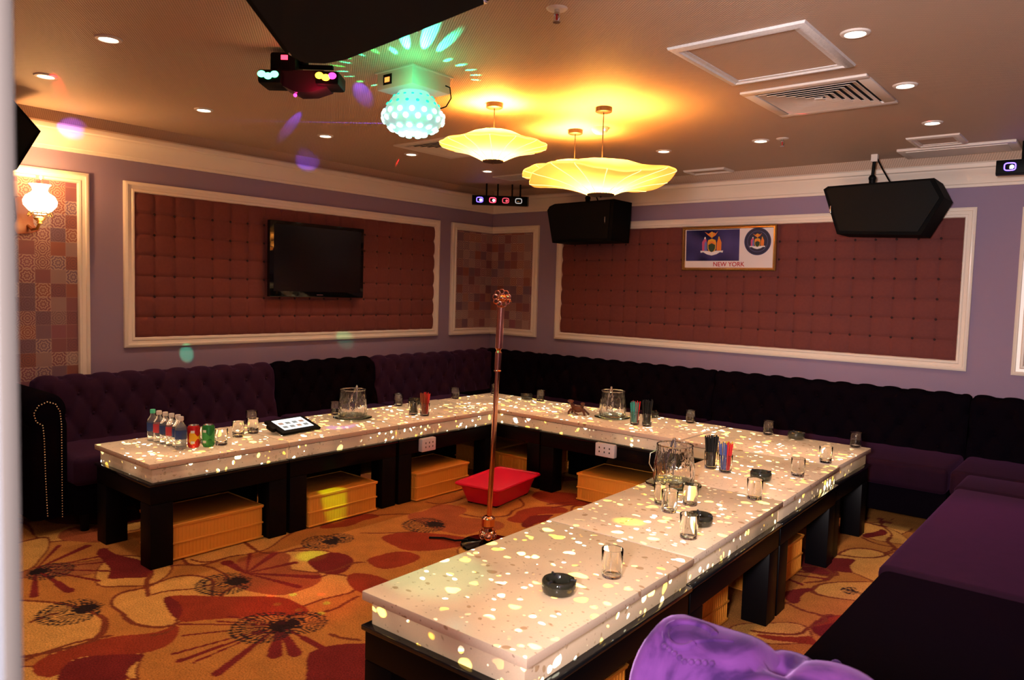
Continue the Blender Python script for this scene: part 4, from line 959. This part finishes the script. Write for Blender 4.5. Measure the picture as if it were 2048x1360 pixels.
# embossed swirl on the roll near its front end
mb = MB(); rr = .133; cy0, cz0 = -.014, .71
def on_roll(u, ang): return (u, cy0+rr*1.0*math.cos(ang), cz0+.118*math.sin(ang))
sw = []
for k in range(26):
    t = k/25; ang0 = 1.9+.42*math.cos(2.2+5.2*t)*(1-.55*t); sw.append(on_roll(.085+.055*math.sin(2.2+5.2*t)*(1-.55*t), ang0))
mb.tube(sw, .0075, 8); mb.tube([on_roll(.10+.07*t/8, 2.0-.06*t+.02*t*t/8) for t in range(9)], .004, 6)
for k in range(9):
    mb.sphere(on_roll(.06+.012*k, 2.32-.03*abs(k-4)), .0065, 8, 5)
mb.build('embossed_swirl', VV, body)
MB().sphere((.33, .06, .805), .011).build('button', VV, r)

# ------------------------------------------------------------------ light tables
TH = .54
def table(x0, x1, y0, y1, lb, socket=None, dz=0.0, rz=0.0, ins=(.022, .022, .022, .022), grp='glowing terrazzo low tables in a U'):
    cx, cy = (x0+x1)/2, (y0+y1)/2; r = root('light_table', lb, 'table', (cx, cy, 0), rz, group=grp)
    a, b = (x1-x0)/2, (y1-y0)/2
    MB().box((-a, -b, TH-.028+dz), (a, b, TH+dz), .003).build('stone_top', M['stone'], r)
    MB().box((-a+ins[0], -b+ins[2], .438), (a-ins[1], b-ins[3], TH-.0326+dz), .002).build('stone_side', M['band'], r)
    MB().box((-a+ins[0]*.6, -b+ins[2]*.6, TH-.0325+dz), (a-ins[1]*.6, b-ins[3]*.6, TH-.0282+dz)).build('shadow_strip', M['hole'], r)  # dark strip painting in the shadow line under the slab edge
    MB().box((-a-.001, -b-.001, .422), (a+.001, b+.001, .4375), .003).build('ledge', M['ledge'], r)
    f = MB().box((-a+.008, -b+.008, .33), (a-.008, b-.008, .4215), .003).build('apron', M['black'], r)
    w = .115
    for sx_ in (-1, 1):
        for sy_ in (-1, 1):
            xx = sx_*(a-.008-w/2); yy = sy_*(b-.008-w/2)
            MB().box((xx-w/2, yy-w/2, 0), (xx+w/2, yy+w/2, .3295), .004).build('leg', M['black'], r)
    if socket:
        (px, py, face) = socket
        s = MB()
        if face == 'x':
            s.box((a-.008, py-.065-cy, .335), (a+.032, py+.065-cy, .425), .006).build('power_socket', M['socket'], r); so = r.children[-1]
            so = [c for c in r.children if c.name.startswith('power_socket')][0]
            h = MB()
            for i in range(3):
                for j in range(2): h.box((a+.0315, py-.035+.033*i-cy, .360+.028*j), (a+.0328, py-.028+.033*i-cy, .372+.028*j))
            h.build('socket_holes', M['hole'], so)
        else:
            s.box((px-.075-cx, -b-.032, .345), (px+.075-cx, -b+.008, .435), .006).build('power_socket', M['socket'], r)
            so = [c for c in r.children if c.name.startswith('power_socket')][0]; h = MB()
            for i in range(3):
                for j in range(2): h.box((px-.045+.040*i-cx, -b-.0328, .372+.028*j), (px-.037+.040*i-cx, -b-.0315, .384+.028*j))
            h.build('socket_holes', M['hole'], so)
    return r
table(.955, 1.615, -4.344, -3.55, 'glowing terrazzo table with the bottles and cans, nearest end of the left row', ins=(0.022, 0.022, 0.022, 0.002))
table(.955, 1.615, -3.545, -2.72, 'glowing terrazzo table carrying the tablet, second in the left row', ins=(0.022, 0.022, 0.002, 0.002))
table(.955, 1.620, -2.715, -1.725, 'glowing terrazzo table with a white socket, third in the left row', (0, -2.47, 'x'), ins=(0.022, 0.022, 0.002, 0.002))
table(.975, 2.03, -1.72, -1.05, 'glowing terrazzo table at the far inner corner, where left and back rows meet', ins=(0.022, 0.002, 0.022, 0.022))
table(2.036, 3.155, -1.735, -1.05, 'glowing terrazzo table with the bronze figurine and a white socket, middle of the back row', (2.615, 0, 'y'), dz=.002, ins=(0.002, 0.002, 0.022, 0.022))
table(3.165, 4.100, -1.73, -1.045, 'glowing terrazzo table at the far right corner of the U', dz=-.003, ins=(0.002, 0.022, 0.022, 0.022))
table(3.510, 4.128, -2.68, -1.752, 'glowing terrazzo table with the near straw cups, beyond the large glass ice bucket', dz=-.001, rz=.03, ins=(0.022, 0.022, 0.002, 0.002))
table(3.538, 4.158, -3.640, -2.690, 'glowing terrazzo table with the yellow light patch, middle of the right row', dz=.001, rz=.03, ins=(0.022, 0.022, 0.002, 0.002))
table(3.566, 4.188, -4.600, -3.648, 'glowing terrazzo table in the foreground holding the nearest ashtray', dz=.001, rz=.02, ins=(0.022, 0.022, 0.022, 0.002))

# ------------------------------------------------------------------ crates
def make_crate(lb):
    r = root('storage_crate', lb, 'crate', (0, 0, 0)); a, b, h = .185, .255, .19
    mb = MB().box((-a, -b, .004), (a, b, h-.004), .006)
    for z in (.006, .088, .178):
        mb.box((-a-.006, -b-.006, z), (a+.006, b+.006, z+.010), .003)
    n = 26
    for i in range(n):
        y = -b+.012+(2*b-.024)*i/(n-1)
        for s in (-1, 1): mb.box((min(s*a, s*(a+.0018)), y-.0045, .012), (max(s*a, s*(a+.0018)), y+.0045, .178))
    n = 12
    for i in range(n):
        x = -a+.016+(2*a-.032)*i/(n-1)
        for s in (-1, 1): mb.box((x-.007, min(s*b, s*(b+.005)), .02), (x+.007, max(s*b, s*(b+.005)), .172))
    mb.build('body', M['crate'], r)
    MB().box((-a+.004, -b+.004, h-.004), (a-.004, b-.004, h+.003), .003).build('lid', M['crate_in'], r)
    MB().tube([(-a-.004, -b-.004, h), (a+.004, -b-.004, h), (a+.004, b+.004, h), (-a-.004, b+.004, h)], .005, 6, True).build('rim', M['crate'], r)
    return r
cr = make_crate('amber plastic crate under the nearest left table, its ribbed end seen beside the leg')
GC = 'amber plastic crates under the tables'; cr['group'] = GC; cr.location = (1.380, -3.945, 0)
for x, y, rz, lb in [(1.425, -3.150, 0, 'amber plastic crate with a green light patch, under the table with the tablet'),
        (1.460, -2.32, 0, 'amber plastic crate under the left table socket, just left of the red tub'),
        (1.69, -1.39, .0, 'amber plastic crate behind the red tub under the far inner corner table'),
        (1.295, -1.385, 0, 'amber plastic crate deep under the far corner table, left of the microphone pole'),
        (2.635, -1.545, HP+.05, 'amber plastic crate under the back row table, below the right-hand socket'),
        (3.83, -2.24, 0, 'amber crate between table legs, farthest visible under the right row'),
        (3.80, -3.12, 0, 'amber ribbed crate under the middle table of the right row'),
        (3.86, -4.10, 0, 'amber crate under the foreground table, just left of the violet sofa arm')]:
    dup(cr, (x, y, 0), rz, lb, GC)
# corner crate must clear the legs
# red tub
r = root('plastic_tub', 'bright red rectangular plastic tub with a flat lid on the carpet by the far tables', 'tub', (1.972, -2.10, 0), .16)
def rr_rect(a, b, rad, n=5):
    out_ = []
    for cx_, cy_, s0 in ((a-rad, b-rad, 0), (-a+rad, b-rad, HP), (-a+rad, -b+rad, PI), (a-rad, -b+rad, 3*HP)):
        for i in range(n+1): t = s0+HP*i/n; out_.append((cx_+rad*math.cos(t), cy_+rad*math.sin(t)))
    return out_
def loft(levels, cap0=True, cap1=True):
    mb = MB(); n = len(levels[0][0]); vs = [(p[0], p[1], z) for P_, z in levels for p in P_]; fs = []
    for k in range(len(levels)-1):
        for i in range(n): fs.append((k*n+i, k*n+(i+1) % n, (k+1)*n+(i+1) % n, (k+1)*n+i))
    if cap0: fs.append(tuple(range(n))[::-1])
    if cap1: fs.append(tuple(range((len(levels)-1)*n, len(levels)*n)))
    return mb.add(vs, fs)
loft([(rr_rect(.125, .225, .03), .012), (rr_rect(.130, .230, .03), .03), (rr_rect(.155, .262, .035), .118), (rr_rect(.178, .288, .04), .128), (rr_rect(.185, .296, .04), .134), (rr_rect(.186, .297, .04), .140)]).build('basin', M['red'], r)
loft([(rr_rect(.184, .294, .04), .140), (rr_rect(.182, .292, .04), .146), (rr_rect(.165, .275, .035), .147), (rr_rect(.160, .270, .035), .141)]).build('lid', M['red'], r)
mb = MB()
for sx_ in (-1, 1):
    for sy_ in (-1, 1): mb.box((sx_*.10-.015, sy_*.19-.02, 0), (sx_*.10+.015, sy_*.19+.02, .013))
mb.build('foot', M['blk_plastic'], r)

# ------------------------------------------------------------------ microphone stand
r = root('microphone_stand', 'tall rose-copper microphone stand with a ring-shaped top standing inside the U of tables', 'microphone stand', (2.557, -2.873, 0))
MB().lathe([(.0001, 0), (.15, 0), (.155, .006), (.15, .014), (.06, .022), (.03, .028), (.0001, .03)], n=40).build('base', M['gloss'], r)
MB().tube([(-.10, -.06, .02), (-.16, -.10, .012), (-.24, -.11, .010), (-.31, -.16, .008)], .006, 8).build('cable', M['blk_plastic'], r)
tx, ty = .030, .026
def onp(z): return (tx*z/1.36, ty*z/1.36, z)
MB().lathe([(.030, .03), (.045, .045), (.052, .06), (.045, .075), (.030, .085), (.026, .10), (.036, .108), (.038, .115), (.038, .150), (.040, .156), (.032, .165), (.020, .17)], n=28).build('ornate_foot', M['copper'], r)
mb = MB()
for i in range(8):
    t = 2*PI*i/8; mb.torus((.044*math.cos(t), .044*math.sin(t), .062), .020, .0045, (math.cos(t), math.sin(t), .1), 16, 6)
mb.build('ring_ornament', M['copper'], r)
MB().cyl(onp(.165), onp(1.0), .0145, 20).build('pole', M['copper'], r)
MB().cyl(onp(.99), onp(1.10), .019, 20).lathe([(.019, .0), (.022, .004), (.019, .008)], onp(.995), 20).lathe([(.019, .0), (.012, .012), (.020, .028)], onp(1.10), 20).build('clutch', M['copper'], r)
MB().cyl(onp(1.125), onp(1.352), .0205, 24).lathe([(.0205, 0), (.014, .008), (.006, .014), (.006, .03)], onp(1.352), 20).build('upper_tube', M['copper'], r)
c = Vector(onp(1.405)); d = Vector((.64, -.77, 0)).normalized()
h_ = MB().sphere(c+d*.012, .024, 18, 12, (1.25, 1.0, .8)).build('egg_mount', M['copper'], r)
mb = MB(); sd = Vector((.77, .64, 0))
for k in range(9):
    t = 2*PI*k/9+.2; ctr = c+sd*(.036*math.cos(t))+Vector((0, 0, .036*math.sin(t))); mb.torus(ctr, .014, .0036, (d.x, d.y, .15*math.sin(k)), 16, 6)
for k in range(3): mb.torus(c+sd*(.028+.008*k)+d*(-.01+.006*k), .022, .003, (sd.x, sd.y, .3*k), 18, 6)
mb.build('ring_cluster', M['copper'], r)

# ------------------------------------------------------------------ things on the tables
def at_table(x, y): return (x, y, TH+.0022)
def make_tumbler(lb):
    r = root('glass_tumbler', lb, 'glass')
    MB().lathe([(.0001, .0), (.030, .0), (.032, .003), (.0355, .090), (.0345, .0915), (.0330, .090), (.0300, .014), (.0001, .011)], n=28).build('bowl', M['glass'], r)
    return r
GG = 'clear glass tumblers on the tables'; t0 = None
GLS = [(4.060, -3.985, 'clear tumbler nearest the camera, behind the foreground ashtray'),
 (4.065, -3.455, 'clear tumbler standing right in front of the middle ashtray on the right row'),
 (4.035, -2.745, 'clear tumbler alone by the right edge, in front of the third ashtray'),
 (4.025, -2.150, 'clear tumbler by the right edge, just beyond the third ashtray'),
 (4.030, -1.715, 'clear tumbler by the right edge, next to last before the table corner'),
 (4.025, -1.110, 'clear tumbler at the far right corner of the tables, rightmost of all'),
 (3.480, -1.120, 'clear tumbler on the far right table left of the small far ashtray'),
 (2.915, -1.115, 'clear tumbler on the back row, right of the black straws'),
 (1.575, -1.130, 'clear tumbler on the back row, left of the bronze figurine'),
 (1.055, -1.115, 'clear tumbler at the far corner just behind the microphone pole'),
 (1.030, -1.580, 'clear tumbler on the left row, first left of the microphone pole'),
 (1.015, -2.190, 'clear tumbler on the left row between the ice bucket and the red straws'),
 (1.035, -2.790, 'clear tumbler tinted blue, left of the leftmost ice bucket'),
 (1.290, -3.680, 'clear tumbler left of two touching ones, between the cans and the tablet'),
 (1.250, -3.560, 'clear tumbler just left of the tablet, right one of the touching pair'),
 (1.000, -3.420, 'clear tumbler with a blue glint behind the tablet'),
 (3.770, -3.120, 'clear tumbler in front of the near ice bucket, left of its cluster'),
 (3.865, -3.040, 'clear tumbler in front of the near ice bucket, right of its cluster'),
 (3.850, -3.200, 'clear tumbler in front of the near ice bucket, nearest of its cluster'),
 (1.430, -3.864, 'clear tumbler standing beside the green can'),
 (1.330, -3.900, 'clear tumbler half hidden behind the green can')]
for x, y, lb in GLS:
    if t0 is None: t0 = make_tumbler(lb); t0.location = at_table(x, y); t0['group'] = GG
    else: dup(t0, at_table(x, y), R.uniform(0, 6), lb, GG)
# ashtrays
def make_ash(lb):
    r = root('ashtray', lb, 'ashtray')
    MB().lathe([(.0001, 0), (.046, 0), (.050, .004), (.0525, .020), (.052, .036), (.048, .041), (.041, .041), (.037, .036), (.034, .014), (.0001, .012)], n=36).build('bowl', M['smoke'], r)
    for k in range(3):
        t = 2*PI*k/3+.5; MB().cyl((.036*math.cos(t), .036*math.sin(t), .0405), (.053*math.cos(t), .053*math.sin(t), .0405), .004, 8).build('cigarette_rest', M['hole'], r)
    return r
GA = 'dark glass ashtrays'; a0 = None
for x, y, lb in [(4.010, -4.205, 'dark smoked glass ashtray on the foreground table, largest in the photo'), (4.020, -3.270, 'black glass ashtray just behind a tumbler in the middle of the right row'),
        (3.915, -2.365, 'black glass ashtray right of the near straw cups'), (1.43, -1.13, 'small dark ashtray near the far inner corner of the tables'),
        (3.66, -1.11, 'small dark ashtray on the far right corner table'), (2.60, -1.11, 'small dark ashtray behind the black straws of the back row'), (1.02, -2.02, 'small dark ashtray behind the red straws on the left row')]:
    if a0 is None: a0 = make_ash(lb); a0.location = at_table(x, y); a0['group'] = GA
    else: dup(a0, at_table(x, y), R.uniform(0, 6), lb, GA)
# ice buckets on plates with tongs
def make_bucket(lb):
    r = root('ice_bucket', lb, 'ice bucket')
    N = 48; prof = [(.0001, .004), (.080, .004), (.094, .014), (.097, .05), (.094, .10), (.088, .15), (.086, .195), (.0835, .197), (.081, .194), (.083, .15), (.088, .10), (.090, .05), (.084, .022), (.0001, .018)]
    mb = MB().lathe(prof, n=N)
    vs = mb.v; out_ = []
    for i, v in enumerate(vs):
        j = i//N; k = i % N; x, y, z = v; rr = math.hypot(x, y)
        if 1 < j < 6: f = 1+(.016 if k % 2 else -.006)*max(0, min(1, (.17-z)/.06)); x *= f; y *= f
        out_.append((x, y, z))
    mb.v = out_; mb.build('bowl', M['glass_rough'], r)
    MB().torus((0, 0, .196), .0835, .0035, n=40).build('rim', M['glass'], r)
    MB().tube([(-.086, 0, .165), (-.115, 0, .15), (-.118, 0, .10), (-.095, 0, .06)], .0028, 6).build('handle', M['chrome'], r)
    return r
def make_plate(lb):
    r = root('glass_plate', lb, 'plate')
    MB().lathe([(.0001, 0), (.075, 0), (.125, .006), (.132, .009), (.131, .011), (.075, .0035), (.0001, .0035)], n=48).build('dish', M['plate'], r); return r
def make_tongs(lb):
    r = root('ice_tongs', lb, 'tongs')
    for s in (-1, 1):
        MB().tube([(0, 0, .215), (s*.006, .0, .20), (s*.017, 0, .14), (s*.022, 0, .08), (s*.016, 0, .045)], [.006, .0055, .005, .0055, .007], 8).build('arm', M['chrome'], r)
    MB().sphere((0, 0, .217), .008).build('hinge', M['chrome'], r); return r
b0 = p0 = g0 = None
for x, y, la, lp, lt, rz, tilt in [(3.660, -2.800, 'large cut-glass ice bucket on the right row, nearest the camera', 'green-tinted glass plate under the near ice bucket', 'clear-headed steel tongs slanting in the near ice bucket', .6, (.42, .25)),
        (2.425, -1.375, 'cut-glass ice bucket on the back row beside the bronze figurine', 'glass plate under the back-row ice bucket', 'thin tongs sticking up in the back-row ice bucket', 2.6, (.1, .1)),
        (1.225, -2.790, 'cut-glass ice bucket on the left row with a sparkling lower half', 'glass plate under the left-row ice bucket', 'silver tongs leaning in the left-row ice bucket', -.4, (.30, .38))]:
    if b0 is None: b0 = make_bucket(la); p0 = make_plate(lp); g0 = make_tongs(lt); B_, P_, T_ = b0, p0, g0
    else: B_ = dup(b0, label=la); P_ = dup(p0, label=lp); T_ = dup(g0, label=lt)
    B_['group'] = 'cut-glass ice buckets'; P_['group'] = 'glass plates under the ice buckets'; T_['group'] = 'ice tongs'
    P_.location = (x, y, TH+.0022); B_.location = (x, y, TH+.0022+.0015); B_.rotation_euler = (0, 0, rz)
    T_.location = (x-.020, y-.015, TH+.008); T_.rotation_euler = (-tilt[0]*.45, tilt[1]*.55, .7)
# cups of straws
def straw_cup(x, y, lb, cols, n, lens, sl, spread=.5, s=1.0):
    c = dup(t0, at_table(x, y), 0, lb, 'glasses holding drinking straws'); c.name = 'straw_glass'; c.scale = (s, s, 1.0)
    N = n*len(cols); protos = {}
    for k in range(N):
        rr = .0255*math.sqrt((k+.5)/N); th_ = k*2.39996; ci = int(((th_+sl) % (2*PI))/(2*PI/len(cols))) if len(cols) > 1 else 0
        mt, what = cols[ci]
        if ci not in protos: protos[ci] = o = MB().cyl((0, 0, 0), (0, 0, lens), .0029, 8).build('drinking_straw', mt, None)
        else: o = protos[ci].copy(); COL.objects.link(o)
        tag(o, what, 'straw', 'drinking straws in the table glasses')
        p = Vector((x+rr*.86*math.cos(th_), y+rr*.86*math.sin(th_), TH+.018)); q = Vector((x+rr*1.22*math.cos(th_), y+rr*1.22*math.sin(th_), TH+.10))
        o.location = p; o.rotation_euler = (q-p).to_track_quat('Z', 'Y').to_euler(); o.scale = (1, 1, R.uniform(.93, 1.04))
def sm(n_, c): return mat(n_, c, .3)
SR, SB, SY, SG, SW = sm('red_straw', (.75, .03, .04)), sm('blue_straw', (.08, .12, .35)), sm('yellow_straw', (.85, .55, .02)), sm('teal_straw', (.05, .42, .40)), sm('brown_straw', (.40, .10, .05))
straw_cup(3.630, -2.325, 'tumbler packed with black straws, nearest the camera', [(M['straw_black'], 'black straw in the near tumbler, beyond the large ice bucket')], 42, .155, 0, .5)
straw_cup(3.722, -2.350, 'tumbler of blue, red and yellow straws beside the near black straws', [(SB, 'blue straw in the near tumbler of coloured straws'), (SR, 'red straw in the near tumbler of coloured straws'), (SY, 'yellow straw in the near tumbler of coloured straws')], 9, .140, PI)
straw_cup(2.672, -1.480, 'tumbler of teal and red straws on the back row', [(SG, 'teal straw in the back-row tumbler'), (SR, 'red straw in the back-row tumbler')], 12, .145, PI)
straw_cup(2.765, -1.475, 'tumbler packed with black straws on the back row', [(M['straw_black'], 'black straw in the back-row tumbler')], 36, .165, 0, .5)
straw_cup(1.385, -2.375, 'tumbler of short black straws on the left row', [(M['straw_black'], 'short black straw in the left-row tumbler')], 18, .085, 0, .4)
straw_cup(1.470, -2.345, 'tumbler of red and brown straws on the left row', [(SR, 'red straw in the left-row tumbler'), (SW, 'brown straw in the left-row tumbler')], 13, .145, 0)
# figurine: crouching twin-headed bronze
r = root('bronze_figurine', 'small dark red-bronze twisted animal figurine on the back row of tables', 'figurine', at_table(2.165, -1.445), .2)
mb = MB().sphere((0, 0, .042), .036, 18, 12, (1.35, .9, .75))
mb.tube([(-.03, 0, .05), (-.05, -.005, .075), (-.052, -.012, .094)], [.018, .013, .011], 10).sphere((-.050, -.020, .098), .017, 12, 8, (1.5, 1, .7))
mb.tube([(.03, 0, .05), (.040, -.004, .072), (.046, -.010, .082)], [.016, .012, .010], 10).sphere((.046, -.016, .086), .014, 12, 8, (1.3, 1, .7)).build('body', M['bronze'], r)
for pts in ([(-.04, -.02, .04), (-.058, -.03, .02), (-.055, -.04, .003)], [(-.03, .02, .035), (-.055, .03, .015), (-.06, .03, .003)], [(.04, -.02, .045), (.062, -.03, .025), (.072, -.035, .003)], [(.035, .02, .04), (.06, .03, .02), (.08, .03, .003)]):
    MB().tube(pts, [.011, .008, .008], 8).build('leg', M['bronze'], r)
MB().tube([(-.02, -.03, .03), (0, -.038, .012), (.02, -.034, .006), (.01, -.03, .002)], .006, 8).build('tail', M['bronze'], r)
# tablet
r = root('tablet', 'tablet in a thick black case with a lit white screen, propped on the left row', 'tablet', at_table(1.345, -3.345))
T = Matrix.Rotation(math.radians(14), 4, 'Y')
th = Matrix.Translation((0, 0, .036))@Matrix.Rotation(.10, 4, 'Z')@Matrix.Rotation(math.radians(17), 4, 'Y')
def tbox(a_, b_, bev, nm, mt, par=r):
    mb = MB().box(a_, b_, bev); mb.v = [tuple(th@Vector(v)) for v in mb.v]; return mb.build(nm, mt, par)
tbox((-.095, -.150, -.012), (.095, .150, .010), .012, 'case', M['blk_plastic'])
tbox((-.040, -.175, -.016), (.030, -.140, .014), .012, 'hand_grip', M['blk_plastic'])
scr = tbox((-.070, -.112, .009), (.062, .112, .0115), .001, 'screen', M['screen'])
for i in range(2):
    for j in range(4): tbox((-.030+.046*i, -.098+.052*j, .0112), (-.004+.046*i, -.064+.052*j, .0122), 0, 'app_icon', M['screen_dk'] if (i+j) % 3 else M['print'], scr)
MB().box((-.07, -.03, 0), (-.05, .03, .05), .004).build('stand', M['blk_plastic'], r)
# bottles and cans
wb = mat('water_bottle_plastic', (.93, .95, .97), .03, trans=.9, ior=1.36)
GB = 'plastic water bottles in a row'
def make_bottle(lb, cap, labm, h=1.0):
    r = root('water_bottle', lb, 'bottle')
    MB().lathe([(.0001, .003), (.020, 0), (.029, .006), (.030, .02), (.0275, .03), (.030, .04), (.0275, .052), (.030, .062), (.030, .11), (.026, .128), (.013, .148), (.012, .158), (.0001, .158)], n=24).build('bottle_body', wb, r)
    MB().lathe([(.0305, .060), (.0308, .062), (.0308, .106), (.0305, .108)], n=24).build('label_wrap', labm, r)
    MB().lathe([(.0001, .180), (.013, .180), (.0145, .177), (.0145, .160), (.013, .158)], n=20).build('cap', cap, r); return r
navy = mat('navy_label', (.03, .06, .20), .35); redl = mat('red_white_label', (.62, .06, .08), .35); capg = mat('mint_green_cap', (.10, .72, .48), .35); capw = mat('frosted_white_cap', (.75, .68, .66), .35)
bt = make_bottle('plastic bottle with the mint green cap, far left end of the bottle row', capg, navy); bt.location = at_table(1.085, -4.085); bt['group'] = GB
bt2 = make_bottle('white-capped water bottle with a red label, second in the row after the green cap', capw, redl); bt2.location = at_table(1.150, -4.080); bt2['group'] = GB
bt3 = make_bottle('white-capped water bottle with a navy label, third in the row from the green cap', capw, navy); bt3.location = at_table(1.213, -4.075); bt3['group'] = GB
dup(bt2, at_table(1.276, -4.070), 1, 'white-capped water bottle with a red label, fourth in the row from the green cap', GB)
dup(bt3, at_table(1.338, -4.065), 1, 'white-capped water bottle with a navy label, fifth in the row from the green cap', GB)
dup(bt3, at_table(1.401, -4.080), 2, 'white-capped water bottle with a large navy label, nearest of the row beside the red can', GB)
def make_can(lb, base, band, blob):
    r = root('drink_can', lb, 'can')
    MB().lathe([(.026, .004), (.031, .012), (.033, .02), (.033, .112), (.027, .124), (.026, .126)], n=28).build('can_body', base, r)
    MB().lathe([(.0001, .122), (.024, .122), (.026, .127), (.0268, .125)], n=28).lathe([(.0001, .004), (.022, .002), (.026, .005)], n=28).build('rim', M['chrome'], r)
    vs = []; fs = []
    for i in range(9):
        t = -1.25+.28*i; w = .022+.016*math.sin(i*.9)
        for z in (.060-w, .060+w): vs.append((.0334*math.cos(t), .0334*math.sin(t), z))
    fs = [(2*i, 2*i+2, 2*i+3, 2*i+1) for i in range(8)]
    MB().add(vs, fs).build('label_swirl', blob, r)
    for z in (.028, .086):
        vs = [(.0336*math.cos(t), .0336*math.sin(t), zz) for t in (-.95, -.75, -.55, -.35) for zz in (z, z+.014)]
        MB().add(vs, [(2*i, 2*i+2, 2*i+3, 2*i+1) for i in range(3)]).build('label_mark', band, r)
    return r
c1 = make_can('red drink can with a yellow swirl between the bottles and the green can', mat('can_red', (.62, .02, .02), .25, .3), M['p_white'], mat('can_yellow', (.85, .45, .02), .3)); c1.location = at_table(1.405, -4.010)
c2 = make_can('green drink can at the right end of the drinks group', mat('can_green', (.03, .26, .06), .25, .3), mat('can_pale', (.75, .80, .70), .3), mat('can_green_dark', (.05, .36, .09), .3)); c2.location = at_table(1.440, -3.945); c2.rotation_euler = (0, 0, -.5)
